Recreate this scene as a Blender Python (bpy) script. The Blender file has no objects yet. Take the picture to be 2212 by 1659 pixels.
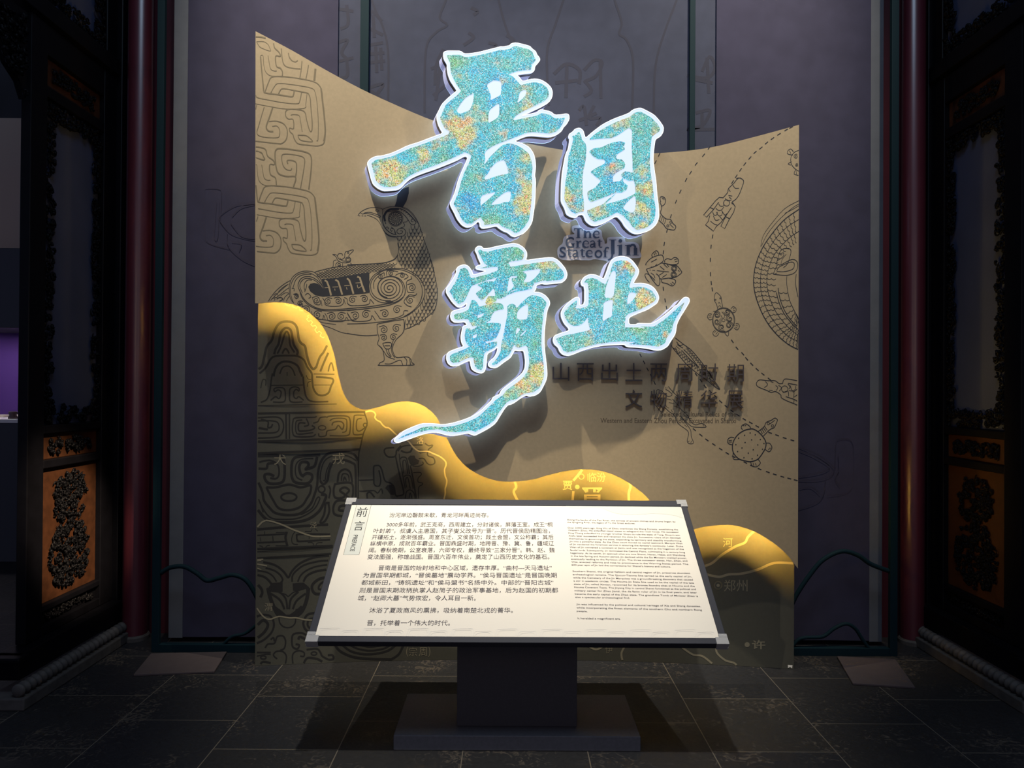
import bpy, bmesh, math, random
from mathutils import Vector, Matrix, Euler
from mathutils.geometry import delaunay_2d_cdt

SC = bpy.context.scene
COL = SC.collection
W, H, F = 2212.0, 1659.0, 1570.0

# ---------------------------------------------------------------- camera
cam_d = bpy.data.cameras.new('camera')
cam_d.sensor_width = 36.0
cam_d.lens = 36.0 * F / W
cam_d.clip_start = 0.05
cam = bpy.data.objects.new('camera', cam_d)
COL.objects.link(cam)
CAM_POS = Vector((0.0, 0.0, 1.45))
cam.location = CAM_POS
CAM_ROT = (Matrix.Rotation(-0.00255, 3, 'Z') @ Matrix.Rotation(math.radians(90) + 0.0067, 3, 'X')
           @ Matrix.Rotation(0.0065, 3, 'Z'))
cam.rotation_euler = CAM_ROT.to_euler()
SC.camera = cam

# ---------------------------------------------------------------- world, lights, exposure
SC.view_settings.view_transform = 'Standard'
SC.view_settings.look = 'None'
SC.view_settings.exposure = 0.0
SC.view_settings.gamma = 1.0
SC.view_settings.use_curve_mapping = False
SC.cycles.use_denoising = True
SC.cycles.max_bounces = 6
SC.cycles.diffuse_bounces = 3

world = bpy.data.worlds.new('world')
SC.world = world
world.use_nodes = True
bg = world.node_tree.nodes['Background']
bg.inputs[0].default_value = (0.45, 0.55, 1.0, 1)
bg.inputs[1].default_value = 0.27


def aim(o, target):
    d = Vector(target) - o.location
    o.rotation_euler = d.to_track_quat('-Z', 'Y').to_euler()


def spot(name, loc, target, power, color, angle, blend, radius):
    l = bpy.data.lights.new(name, 'SPOT')
    l.energy = power
    l.color = color
    l.spot_size = math.radians(angle)
    l.spot_blend = blend
    l.shadow_soft_size = radius
    o = bpy.data.objects.new(name, l)
    COL.objects.link(o)
    o.location = loc
    aim(o, target)
    return o


def area(name, loc, target, power, color, sx, sy):
    l = bpy.data.lights.new(name, 'AREA')
    l.shape = 'RECTANGLE'
    l.size, l.size_y = sx, sy
    l.energy = power
    l.color = color
    o = bpy.data.objects.new(name, l)
    COL.objects.link(o)
    o.location = loc
    aim(o, target)
    return o


spot('ceiling_spot_left', (-1.62, 2.60, 6.3), (-0.82, 3.95, 3.35), 2450, (1.0, 0.89, 0.71), 46, 1.0, 0.03)
spot('ceiling_spot_right', (1.95, 2.60, 6.3), (1.02, 3.95, 3.20), 2450, (1.0, 0.89, 0.71), 46, 1.0, 0.03)
spot('board_fill_spot', (0.0, 1.2, 5.2), (0.05, 2.95, 0.62), 1350, (1.0, 0.92, 0.78), 34, 0.9, 0.05)  # added spot: evens out the board and fills shadows on the lower panel
spot('hall_spot_door', (1.3, 1.2, 4.6), (-2.27, 3.77, 0.74), 10500, (1.0, 0.76, 0.48), 7.8, 0.7, 0.05)
area('cool_fill_area', (0.1, 0.6, 6.2), (0.1, 3.5, 1.6), 150, (0.55, 0.74, 1.0), 1.8, 1.8)  # added cool fill, lifts the warm shadows behind the letters
area('hall_lamp_left', (-1.35, -1.5, 2.15), (-1.6, 4.0, 1.7), 12, (1.0, 0.72, 0.48), 0.9, 1.7)
area('hall_lamp_right', (1.35, -1.5, 2.15), (1.7, 4.0, 1.7), 12, (1.0, 0.72, 0.48), 0.9, 1.7)


# ---------------------------------------------------------------- pixel rays
def ray(px, py):
    d = CAM_ROT @ Vector(((px - W / 2) / F, -(py - H / 2) / F, -1.0))
    return d


def on_y(px, py, y):
    d = ray(px, py)
    t = (y - CAM_POS.y) / d.y
    return CAM_POS + d * t


def on_x(px, py, x):
    d = ray(px, py)
    return CAM_POS + d * (x / d.x)


def on_z(px, py, z):
    d = ray(px, py)
    return CAM_POS + d * ((z - CAM_POS.z) / d.z)


CX = 0.08          # centre line of the hall


def y_low(x):      # front face of the lower map panel (concave in plan)
    return 3.90 - 0.056 * (x - CX) ** 2


GAP = 0.10         # clear gap between the two panels
SLAB = 0.012


def y_up(x):       # front face of the upper panel
    return y_low(x) - GAP - SLAB


def _cast(px, py, fy, off):
    d = ray(px, py)
    y = 3.85
    p = None
    for _ in range(7):
        p = CAM_POS + d * (y / d.y)
        y = fy(p.x) - off
    return p


def map_low(off=0.0004):
    return lambda px, py: _cast(px, py, y_low, off)


def map_up(off=0.0006):
    return lambda px, py: _cast(px, py, y_up, off)


def map_y(y):
    return lambda px, py: on_y(px, py, y)


# ---------------------------------------------------------------- scene helpers
def tag(o, label=None, cat=None, group=None, kind=None):
    if label:
        o['label'] = label
    if cat:
        o['category'] = cat
    if group:
        o['group'] = group
    if kind:
        o['kind'] = kind
    return o


def thing(name, loc, label, cat, group=None, kind=None):
    o = bpy.data.objects.new(name, None)
    o.empty_display_size = 0.1
    COL.objects.link(o)
    o.location = loc
    o['_w'] = tuple(loc)
    return tag(o, label, cat, group, kind)


def wloc(o):
    v = Vector((0, 0, 0))
    while o is not None:
        v += o.location
        o = o.parent
    return v


class MB:
    def __init__(s):
        s.v = []
        s.f = []
        s.smooth = False

    def add(s, verts, faces):
        n = len(s.v)
        s.v += [Vector(p) for p in verts]
        s.f += [tuple(i + n for i in f) for f in faces]

    def box(s, lo, hi):
        x0, y0, z0 = lo
        x1, y1, z1 = hi
        s.add([(x0, y0, z0), (x1, y0, z0), (x1, y1, z0), (x0, y1, z0),
               (x0, y0, z1), (x1, y0, z1), (x1, y1, z1), (x0, y1, z1)],
              [(0, 3, 2, 1), (4, 5, 6, 7), (0, 1, 5, 4), (1, 2, 6, 5), (2, 3, 7, 6), (3, 0, 4, 7)])

    def hexa(s, p):
        s.add(p, [(0, 3, 2, 1), (4, 5, 6, 7), (0, 1, 5, 4), (1, 2, 6, 5), (2, 3, 7, 6), (3, 0, 4, 7)])

    def tube(s, pts, r, n=8, cap=True):
        pts = [Vector(p) for p in pts]
        rs = r if isinstance(r, (list, tuple)) else [r] * len(pts)
        rings = []
        up = Vector((0.13, 0.21, 0.97))
        for i, p in enumerate(pts):
            a = pts[max(0, i - 1)]
            b = pts[min(len(pts) - 1, i + 1)]
            t = (b - a).normalized()
            u = t.cross(up)
            if u.length < 1e-4:
                u = t.cross(Vector((1, 0, 0)))
            u.normalize()
            w = t.cross(u)
            rings.append([p + (u * math.cos(2 * math.pi * k / n) + w * math.sin(2 * math.pi * k / n)) * rs[i]
                          for k in range(n)])
        base = len(s.v)
        for rg in rings:
            s.v += rg
        for i in range(len(rings) - 1):
            for k in range(n):
                a = base + i * n + k
                b = base + i * n + (k + 1) % n
                s.f.append((a, b, b + n, a + n))
        if cap:
            s.f.append(tuple(base + k for k in range(n - 1, -1, -1)))
            e = base + (len(rings) - 1) * n
            s.f.append(tuple(e + k for k in range(n)))

    def lathe(s, prof, cx, cy, n=48):
        base = len(s.v)
        for r, z in prof:
            for k in range(n):
                a = 2 * math.pi * k / n
                s.v.append(Vector((cx + r * math.cos(a), cy + r * math.sin(a), z)))
        for i in range(len(prof) - 1):
            for k in range(n):
                a = base + i * n + k
                b = base + i * n + (k + 1) % n
                s.f.append((a, b, b + n, a + n))

    def build(s, name, m, parent=None, smooth=None, bevel=0.0, recalc=False):
        off = wloc(parent) if parent is not None else Vector((0, 0, 0))
        me = bpy.data.meshes.new(name)
        me.from_pydata([tuple(v - off) for v in s.v], [], s.f)
        if recalc:
            b = bmesh.new()
            b.from_mesh(me)
            bmesh.ops.recalc_face_normals(b, faces=b.faces)
            b.to_mesh(me)
            b.free()
        me.materials.append(m)
        if smooth or (smooth is None and s.smooth):
            for p in me.polygons:
                p.use_smooth = True
        me.update()
        o = bpy.data.objects.new(name, me)
        COL.objects.link(o)
        if parent is not None:
            o.parent = parent
        if bevel:
            md = o.modifiers.new('bevel', 'BEVEL')
            md.width = bevel
            md.segments = 2
            md.limit_method = 'ANGLE'
        return o


# ---------------------------------------------------------------- 2D drawing in the panel plane
CROP = {
    'P': (0, 0, 1.0),
    'A': (940, 80, 7.3733), 'B': (780, 260, 7.3733), 'C': (950, 290, 6.9125), 'D': (1190, 220, 5.53),
    'E': (950, 515, 7.6276), 'Fz': (940, 630, 8.1926), 'G': (830, 780, 5.8211), 'H': (1180, 540, 6.6375),
    'M1': (550, 650, 7.54), 'M2': (545, 860, 5.923), 'M3': (780, 870, 7.541), 'M4': (545, 1120, 9.761),
    'M5': (545, 1270, 5.027), 'X4': (960, 980, 2.836), 'N1': (760, 390, 8.295), 'N2': (570, 530, 8.295),
    'N3': (750, 560, 6.914), 'D1': (545, 70, 6.635), 'D2': (545, 310, 6.6375), 'DC': (531.4, 306.1, 6.635),
    'Q1': (1380, 360, 6.145), 'Q2': (1500, 590, 9.757), 'Q3': (1600, 300, 3.457), 'Q4': (1400, 720, 6.635),
    'Q5': (1550, 790, 6.379), 'K': (1190, 480, 10.0545), 'R': (1360, 260, 3.19), 'S': (1180, 760, 3.95),
    'T': (540, 0, 1.843), 'VL': (0, 0, 1.998), 'VR': (1652, 830, 2.0), 'T1': (640, 1060, 3.6867),
    'T2': (1180, 1060, 4.609),
}


def P(crop, s):
    x0, y0, k = CROP[crop]
    out = []
    for t in s.replace('\n', ' ').split():
        if t[0].isalpha():
            x0, y0, k = CROP[t]
            continue
        a, b = t.split(',')
        out.append((x0 + float(a) / k, y0 + float(b) / k))
    return out


def catmull(p, n=5, closed=False):
    if len(p) < 3:
        return list(p)
    out = []
    m = len(p)
    rng = range(m if closed else m - 1)
    for i in rng:
        p1, p2 = p[i], p[(i + 1) % m]
        p0 = p[i - 1] if (i > 0 or closed) else p1
        p3 = p[(i + 2) % m] if (i + 2 < m or closed) else p2
        for k in range(n):
            t = k / n
            t2, t3 = t * t, t * t * t
            out.append(tuple(0.5 * (2 * p1[j] + (p2[j] - p0[j]) * t + (2 * p0[j] - 5 * p1[j] + 4 * p2[j] - p3[j]) * t2
                                    + (3 * p1[j] - p0[j] - 3 * p2[j] + p3[j]) * t3) for j in (0, 1)))
    if not closed:
        out.append(tuple(p[-1]))
    return out


def soften(p, keep=0.16):
    """cut the corners of a closed outline a little"""
    out = []
    m = len(p)
    for i in range(m):
        a, b = p[i], p[(i + 1) % m]
        out.append((a[0] + (b[0] - a[0]) * keep, a[1] + (b[1] - a[1]) * keep))
        out.append((b[0] + (a[0] - b[0]) * keep, b[1] + (a[1] - b[1]) * keep))
    return out


_STEP = [0]


def lift(pts):
    _STEP[0] = (_STEP[0] + 1) % 24
    e = 5.0e-6 * _STEP[0]
    return [p + (CAM_POS - p).normalized() * e for p in pts]


def stroke(mb, pts, w, mapf, closed=False, smooth=True, n=5, taper=False):
    if smooth and len(pts) > 2:
        pts = catmull(pts, n, closed)
    q = [pts[0]]
    for p in pts[1:]:
        if (p[0] - q[-1][0]) ** 2 + (p[1] - q[-1][1]) ** 2 > 1e-4:
            q.append(p)
    pts = q
    m = len(pts)
    if m < 2:
        return
    L, R = [], []
    for i in range(m):
        if closed:
            a, b = pts[i - 1], pts[(i + 1) % m]
        else:
            a, b = pts[max(0, i - 1)], pts[min(m - 1, i + 1)]
        dx, dy = b[0] - a[0], b[1] - a[1]
        l = math.hypot(dx, dy) or 1.0
        nx, ny = -dy / l, dx / l
        ww = w[i * (len(w) - 1) // (m - 1)] if isinstance(w, (list, tuple)) else w
        hw = ww / 2
        if taper:
            t = i / (m - 1)
            hw *= 0.35 + 0.65 * math.sin(math.pi * min(1, max(0, t))) ** 0.5
        L.append(mapf(pts[i][0] + nx * hw, pts[i][1] + ny * hw))
        R.append(mapf(pts[i][0] - nx * hw, pts[i][1] - ny * hw))
    faces = [(i, i + 1, m + i + 1, m + i) for i in range(m - 1)]
    if closed:
        faces.append((m - 1, 0, m, 2 * m - 1))
    mb.add(lift(L + R), faces)


def circle(cx, cy, r, n=20, ry=None):
    ry = ry or r
    return [(cx + r * math.cos(2 * math.pi * k / n), cy + ry * math.sin(2 * math.pi * k / n)) for k in range(n)]


def ring(mb, cx, cy, r, w, mapf, ry=None, n=24):
    stroke(mb, circle(cx, cy, r, n, ry), w, mapf, closed=True, smooth=False)


def curl(cx, cy, r, turns=1.6, start=0.0, sgn=1, tail=True):
    out = []
    n = int(turns * 14)
    for i in range(n + 1):
        t = i / n
        a = start + sgn * 2 * math.pi * turns * t
        rr = r * (0.12 + 0.88 * t)
        out.append((cx + rr * math.cos(a), cy + rr * math.sin(a)))
    if tail:
        a = start + sgn * 2 * math.pi * turns
        tx, ty = -math.sin(a) * sgn, math.cos(a) * sgn
        out.append((out[-1][0] + tx * r * 0.6 + math.cos(a) * r * 0.15, out[-1][1] + ty * r * 0.6 + math.sin(a) * r * 0.15))
    return out


def tri(outer, holes=(), extra=()):
    pts, edges = [], []
    for lp in [outer] + list(holes):
        n = len(pts)
        m = len(lp)
        pts += [Vector((p[0], p[1])) for p in lp]
        edges += [(n + i, n + (i + 1) % m) for i in range(m)]
    pts += [Vector(p) for p in extra]
    v, e, f, _, _, _ = delaunay_2d_cdt(pts, edges, [], 1, 1e-5)
    v = [(p.x, p.y) for p in v]
    keep = []
    for t in f:
        c = (sum(v[i][0] for i in t) / len(t), sum(v[i][1] for i in t) / len(t))
        if inside(c, outer) and not any(inside(c, h) for h in holes):
            keep.append(tuple(t))
    return v, keep


def fill(mb, outer, mapf, holes=(), extra=()):
    v, f = tri(outer, holes, extra)
    # image y runs down: flip so faces look at the viewer
    out = []
    for t in f:
        a, b, c = (v[i] for i in t[:3])
        ar = (b[0] - a[0]) * (c[1] - a[1]) - (c[0] - a[0]) * (b[1] - a[1])
        out.append(t if ar < 0 else tuple(reversed(t)))
    mb.add(lift([mapf(*p) for p in v]), out)


def wall(mb, loop, m0, m1):
    m = len(loop)
    mb.add([m0(*p) for p in loop] + [m1(*p) for p in loop],
           [(i, (i + 1) % m, m + (i + 1) % m, m + i) for i in range(m)])


def inside(pt, poly):
    x, y = pt
    c = False
    for i in range(len(poly)):
        x1, y1 = poly[i - 1]
        x2, y2 = poly[i]
        if (y1 > y) != (y2 > y) and x < (x2 - x1) * (y - y1) / (y2 - y1) + x1:
            c = not c
    return c


# ---------------------------------------------------------------- lettering
def text_mesh(s, extrude=0.0, res=2, spacing=1.0, bold=0.0):
    cu = bpy.data.curves.new('t', 'FONT')
    cu.body = s
    cu.size = 1.0
    cu.resolution_u = res
    cu.extrude = extrude
    cu.space_character = spacing
    cu.offset = bold
    o = bpy.data.objects.new('t', cu)
    COL.objects.link(o)
    bpy.context.view_layer.update()
    dg = bpy.context.evaluated_depsgraph_get()
    me = bpy.data.meshes.new_from_object(o.evaluated_get(dg))
    v = [tuple(q.co) for q in me.vertices]
    f = [tuple(p.vertices) for p in me.polygons]
    bpy.data.objects.remove(o)
    bpy.data.curves.remove(cu)
    bpy.data.meshes.remove(me)
    return v, f


def bounds(v):
    return (min(p[0] for p in v), max(p[0] for p in v), min(p[1] for p in v), max(p[1] for p in v))


def glyph_px(mb, s, cx, cy, w, h, mapf, extrude=0.0, mapz=None, res=3, bold=0.0, rot=0.0):
    """letter(s) fitted into a w x h box (pixels of the photograph) centred at cx, cy"""
    v, f = text_mesh(s, extrude, res, bold=bold)
    if not v:
        return
    x0, x1, y0, y1 = bounds(v)
    c, sn = math.cos(rot), math.sin(rot)
    out = []
    for p in v:
        a = ((p[0] - x0) / (x1 - x0) - 0.5) * w
        b = -((p[1] - y0) / (y1 - y0) - 0.5) * h
        a, b = a * c - b * sn, a * sn + b * c
        out.append(mapz(cx + a, cy + b, p[2]) if mapz else mapf(cx + a, cy + b))
    mb.add(out, f)


# ---------------------------------------------------------------- materials
def lin(c):
    c = c / 255.0
    return c / 12.92 if c <= 0.04045 else ((c + 0.055) / 1.055) ** 2.4


def rgb(r, g, b):
    return (lin(r), lin(g), lin(b), 1.0)


def mat(name, col, rough=0.6, metal=0.0, noise=0.0, scale=30.0, bump=0.0, emit=None, estr=1.0, spec=0.5):
    m = bpy.data.materials.new(name)
    m.use_nodes = True
    nt = m.node_tree
    b = nt.nodes['Principled BSDF']
    b.inputs['Base Color'].default_value = col
    b.inputs['Roughness'].default_value = rough
    b.inputs['Metallic'].default_value = metal
    b.inputs['Specular IOR Level'].default_value = spec
    if noise or bump:
        geo = nt.nodes.new('ShaderNodeNewGeometry')
        tx = nt.nodes.new('ShaderNodeTexNoise')
        tx.inputs['Scale'].default_value = scale
        tx.inputs['Detail'].default_value = 5
        nt.links.new(geo.outputs['Position'], tx.inputs['Vector'])
        if noise:
            rmp = nt.nodes.new('ShaderNodeMapRange')
            rmp.inputs['From Min'].default_value = 0.3
            rmp.inputs['From Max'].default_value = 0.7
            rmp.inputs['To Min'].default_value = 1 - noise
            rmp.inputs['To Max'].default_value = 1 + noise
            nt.links.new(tx.outputs['Fac'], rmp.inputs['Value'])
            mx = nt.nodes.new('ShaderNodeVectorMath')
            mx.operation = 'SCALE'
            mx.inputs[0].default_value = col[:3]
            nt.links.new(rmp.outputs[0], mx.inputs['Scale'])
            nt.links.new(mx.outputs[0], b.inputs['Base Color'])
        if bump:
            bp = nt.nodes.new('ShaderNodeBump')
            bp.inputs['Strength'].default_value = bump
            bp.inputs['Distance'].default_value = 0.004
            nt.links.new(tx.outputs['Fac'], bp.inputs['Height'])
            nt.links.new(bp.outputs[0], b.inputs['Normal'])
    if emit:
        b.inputs['Emission Color'].default_value = emit
        b.inputs['Emission Strength'].default_value = estr
    return m


WARM = [(825, 372, 30), (855, 385, 22), (912, 340, 24), (982, 285, 32), (1000, 262, 22), (1012, 300, 20), (1135, 335, 18), (1140, 410, 24),
        (1128, 445, 20), (1135, 240, 14), (1310, 268, 24), (1350, 262, 16), (1418, 280, 16), (1384, 362, 14), (1402, 400, 20), (1232, 432, 22),
        (1290, 452, 18), (1385, 488, 26), (1395, 455, 16), (1185, 572, 20), (1010, 775, 16), (1055, 650, 12), (1150, 830, 30), (1165, 800, 18),
        (1360, 572, 22), (1395, 640, 20), (1390, 665, 14), (1440, 720, 12), (1135, 560, 12), (965, 940, 12)]


def ink_material():
    """backlit mineral print: cyan ground, orange, green and white flecks"""
    m = bpy.data.materials.new('backlit_mineral_print')
    m.use_nodes = True
    nt = m.node_tree
    N, L = nt.nodes, nt.links
    b = N['Principled BSDF']
    geo = N.new('ShaderNodeNewGeometry')

    def noise(scale, detail, off):
        mp = N.new('ShaderNodeVectorMath')
        mp.operation = 'ADD'
        mp.inputs[1].default_value = off
        L.new(geo.outputs['Position'], mp.inputs[0])
        t = N.new('ShaderNodeTexNoise')
        t.inputs['Scale'].default_value = scale
        t.inputs['Detail'].default_value = detail
        t.inputs['Roughness'].default_value = 0.6
        L.new(mp.outputs[0], t.inputs['Vector'])
        return t.outputs['Fac']

    def ramp(src, stops):
        r = N.new('ShaderNodeValToRGB')
        el = r.color_ramp.elements
        while len(el) < len(stops):
            el.new(0.5)
        for e, (p, c) in zip(el, stops):
            e.position = p
            e.color = c
        L.new(src, r.inputs['Fac'])
        return r.outputs['Color']

    def mix(fac, a, c, mode='MIX'):
        x = N.new('ShaderNodeMix')
        x.data_type = 'RGBA'
        x.blend_type = mode
        if isinstance(fac, float):
            x.inputs[0].default_value = fac
        else:
            L.new(fac, x.inputs[0])
        L.new(a, x.inputs[6])
        L.new(c, x.inputs[7])
        return x.outputs[2]

    base = ramp(noise(8, 6, (1.3, 0, 4.1)), [(0.30, rgb(35, 170, 228)), (0.46, rgb(62, 196, 215)),
                                             (0.58, rgb(88, 192, 185)), (0.74, rgb(120, 195, 130))])
    warm = ramp(noise(26, 3, (7.7, 0, 2.0)), [(0.35, rgb(240, 165, 75)), (0.45, rgb(232, 205, 125)),
                                              (0.56, rgb(205, 215, 110)), (0.65, rgb(240, 160, 95))])
    acc = noise(9.0, 9, (3.1, 0, 9.4))
    for (px, py, r) in WARM:
        d = CAM_ROT @ Vector(((px - W / 2) / F, -(py - H / 2) / F, -1.0))
        q = CAM_POS + d * (3.665 / d.y)
        dist = N.new('ShaderNodeVectorMath')
        dist.operation = 'DISTANCE'
        dist.inputs[1].default_value = q
        L.new(geo.outputs['Position'], dist.inputs[0])
        mr = N.new('ShaderNodeMapRange')
        mr.interpolation_type = 'SMOOTHSTEP'
        mr.inputs['From Min'].default_value = 0.0
        mr.inputs['From Max'].default_value = r * 2.1 * 3.665 / F
        mr.inputs['To Min'].default_value = 0.17
        mr.inputs['To Max'].default_value = 0.0
        L.new(dist.outputs['Value'], mr.inputs['Value'])
        ad = N.new('ShaderNodeMath')
        ad.operation = 'ADD'
        L.new(acc, ad.inputs[0])
        L.new(mr.outputs[0], ad.inputs[1])
        acc = ad.outputs[0]
    wf = ramp(acc, [(0.565, (0, 0, 0, 1)), (0.70, (0.9, 0.9, 0.9, 1))])
    c = mix(wf, base, warm)
    vo = N.new('ShaderNodeTexVoronoi')
    vo.inputs['Scale'].default_value = 310
    L.new(geo.outputs['Position'], vo.inputs['Vector'])
    sep = N.new('ShaderNodeSeparateColor')
    L.new(vo.outputs['Color'], sep.inputs[0])
    speck = ramp(sep.outputs[0], [(0.0, (0.14, 0.20, 0.21, 1)), (0.34, (0.50, 0.55, 0.56, 1)),
                                  (0.55, (1.0, 1.0, 1.0, 1)), (0.8, (1.25, 1.2, 1.2, 1))])
    c = mix(1.0, c, speck, 'MULTIPLY')
    pale = ramp(sep.outputs[1], [(0.86, (0, 0, 0, 1)), (0.93, (0.8, 0.8, 0.8, 1))])
    pc = N.new('ShaderNodeRGB')
    pc.outputs[0].default_value = rgb(232, 246, 240)
    c = mix(pale, c, pc.outputs[0])
    b.inputs['Base Color'].default_value = (0.05, 0.05, 0.05, 1)
    b.inputs['Roughness'].default_value = 0.25
    L.new(c, b.inputs['Emission Color'])
    b.inputs['Emission Strength'].default_value = 1.0
    return m


def floor_material():
    m = bpy.data.materials.new('dark_stone_tiles')
    m.use_nodes = True
    nt = m.node_tree
    N, L = nt.nodes, nt.links
    b = N['Principled BSDF']
    geo = N.new('ShaderNodeNewGeometry')
    sx = N.new('ShaderNodeSeparateXYZ')
    L.new(geo.outputs['Position'], sx.inputs[0])
    ax = N.new('ShaderNodeMath'); ax.operation = 'ADD'; ax.inputs[1].default_value = 10.68
    ay = N.new('ShaderNodeMath'); ay.operation = 'ADD'; ay.inputs[1].default_value = 10.25 - 3.674
    L.new(sx.outputs[0], ax.inputs[0])
    L.new(sx.outputs[1], ay.inputs[0])
    cx = N.new('ShaderNodeCombineXYZ')
    L.new(ay.outputs[0], cx.inputs[0])
    L.new(ax.outputs[0], cx.inputs[1])
    br = N.new('ShaderNodeTexBrick')
    br.offset = 0.5
    br.inputs['Scale'].default_value = 1.0
    br.inputs['Brick Width'].default_value = 0.5
    br.inputs['Row Height'].default_value = 0.5
    br.inputs['Mortar Size'].default_value = 0.0022
    br.inputs['Mortar Smooth'].default_value = 0.1
    br.inputs['Color1'].default_value = (0.0048, 0.0054, 0.0075, 1)
    br.inputs['Color2'].default_value = (0.0085, 0.0078, 0.0074, 1)
    br.inputs['Mortar'].default_value = (0.065, 0.055, 0.042, 1)
    L.new(cx.outputs[0], br.inputs['Vector'])
    nz = N.new('ShaderNodeTexNoise'); nz.inputs['Scale'].default_value = 3.2; nz.inputs['Detail'].default_value = 8
    L.new(geo.outputs['Position'], nz.inputs['Vector'])
    nz2 = N.new('ShaderNodeTexNoise'); nz2.inputs['Scale'].default_value = 24; nz2.inputs['Detail'].default_value = 7
    nz2.inputs['Distortion'].default_value = 2.5
    L.new(geo.outputs['Position'], nz2.inputs['Vector'])
    mul = N.new('ShaderNodeMath'); mul.operation = 'MULTIPLY'
    L.new(nz.outputs['Fac'], mul.inputs[0]); L.new(nz2.outputs['Fac'], mul.inputs[1])
    rp = N.new('ShaderNodeMapRange')
    rp.inputs['From Min'].default_value = 0.30; rp.inputs['From Max'].default_value = 0.42
    rp.inputs['To Min'].default_value = 0.0; rp.inputs['To Max'].default_value = 0.75
    L.new(mul.outputs[0], rp.inputs['Value'])
    mx = N.new('ShaderNodeMix'); mx.data_type = 'RGBA'
    L.new(rp.outputs[0], mx.inputs[0])
    L.new(br.outputs['Color'], mx.inputs[6])
    mx.inputs[7].default_value = (0.050, 0.040, 0.030, 1)
    L.new(mx.outputs[2], b.inputs['Base Color'])
    rr = N.new('ShaderNodeMapRange')
    rr.inputs['To Min'].default_value = 0.42; rr.inputs['To Max'].default_value = 0.75
    L.new(nz2.outputs['Fac'], rr.inputs['Value'])
    L.new(rr.outputs[0], b.inputs['Roughness'])
    b.inputs['Specular IOR Level'].default_value = 0.3
    bp = N.new('ShaderNodeBump'); bp.inputs['Strength'].default_value = 0.25; bp.inputs['Distance'].default_value = 0.003
    L.new(nz2.outputs['Fac'], bp.inputs['Height'])
    L.new(bp.outputs[0], b.inputs['Normal'])
    return m


M = {}
M['floor'] = floor_material()
M['wall'] = mat('dark_plaster', (0.02, 0.02, 0.024, 1), 0.9, noise=0.2, scale=4)
M['ceil'] = mat('dark_ceiling', (0.02, 0.02, 0.022, 1), 0.9)
M['tan'] = mat('tan_panel_paper', (0.235, 0.18, 0.105, 1), 0.75, noise=0.05, scale=60, bump=0.05, spec=0.25)
M['olive'] = mat('olive_map_print', (0.040, 0.0385, 0.029, 1), 0.7, noise=0.05, scale=60, bump=0.05, spec=0.2)
M['edge'] = mat('panel_edge', (0.30, 0.26, 0.19, 1), 0.7)
M['line_black'] = mat('black_line_print', (0.010, 0.011, 0.016, 1), 0.7, spec=0.2)
M['line_bird'] = mat('dark_grey_line_print', (0.020, 0.020, 0.022, 1), 0.7, spec=0.2)
M['line_dragon'] = mat('brown_line_print', (0.115, 0.09, 0.052, 1), 0.75, spec=0.2)
M['line_dark'] = mat('dark_bronze_print', (0.013, 0.0125, 0.012, 1), 0.75, spec=0.15)
M['line_map'] = mat('pale_map_print', (0.135, 0.118, 0.078, 1), 0.75, spec=0.2)
M['sub_print'] = mat('brown_text_print', (0.085, 0.062, 0.038, 1), 0.75, spec=0.2)
M['white_glow'] = mat('luminous_acrylic', (0.12, 0.13, 0.14, 1), 0.3, emit=(0.60, 0.72, 0.95, 1), estr=1.0)
M['rim_glow'] = mat('luminous_acrylic_rim', (0.2, 0.2, 0.2, 1), 0.3, emit=(0.92, 0.97, 1.0, 1), estr=1.2)
M['ink'] = ink_material()
M['return'] = mat('brushed_metal_return', (0.20, 0.19, 0.20, 1), 0.35, metal=0.8)
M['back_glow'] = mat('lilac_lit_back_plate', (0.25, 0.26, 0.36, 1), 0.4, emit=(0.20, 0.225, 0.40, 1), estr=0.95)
M['halo'] = mat('rear_halo_light', (0.5, 0.5, 0.5, 1), 0.5, emit=(0.40, 0.62, 1.0, 1), estr=2.9)
M['raised'] = mat('dark_bronze_letter', (0.030, 0.023, 0.023, 1), 0.5, spec=0.35)
M['plate'] = mat('clear_grey_plate', (0.47, 0.42, 0.39, 1), 0.6, spec=0.2)
M['title'] = mat('slate_blue_letter', (0.055, 0.07, 0.10, 1), 0.6, spec=0.2)
M['led'] = mat('amber_led', (0.8, 0.6, 0.2, 1), 0.5, emit=(1.0, 0.60, 0.125, 1), estr=1250)
M['tape'] = mat('paper_tape', (0.5, 0.47, 0.4, 1), 0.8)
M['stand'] = mat('matt_black_stand', (0.030, 0.030, 0.035, 1), 0.6, noise=0.1, scale=80, spec=0.3)
M['base'] = mat('matt_base_painted_lit', (0.062, 0.062, 0.070, 1), 0.65, noise=0.1, scale=80, spec=0.25)  # stand finish made lighter: light falling on the base is in the colour
M['frame'] = mat('anthracite_frame', (0.016, 0.017, 0.023, 1), 0.6, spec=0.15)
M['paper'] = mat('cream_board_paper', (0.415, 0.385, 0.335, 1), 0.55, spec=0.3)
M['paper_grey'] = mat('grey_green_print', (0.33, 0.34, 0.31, 1), 0.55, spec=0.3)
M['paper_line'] = mat('pale_grey_line_print', (0.37, 0.36, 0.34, 1), 0.55)
M['paper_ink'] = mat('board_text_ink', (0.030, 0.027, 0.036, 1), 0.8, spec=0.05)
M['title_ink'] = mat('board_title_ink', (0.008, 0.008, 0.011, 1), 0.8, spec=0.05)
M['clip'] = mat('clear_plastic_corner', (0.75, 0.75, 0.75, 1), 0.12)
M['clip'].node_tree.nodes['Principled BSDF'].inputs['Transmission Weight'].default_value = 0.75
M['teal'] = mat('teal_painted_steel', (0.0013, 0.0085, 0.0125, 1), 0.75, spec=0.08)
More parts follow.
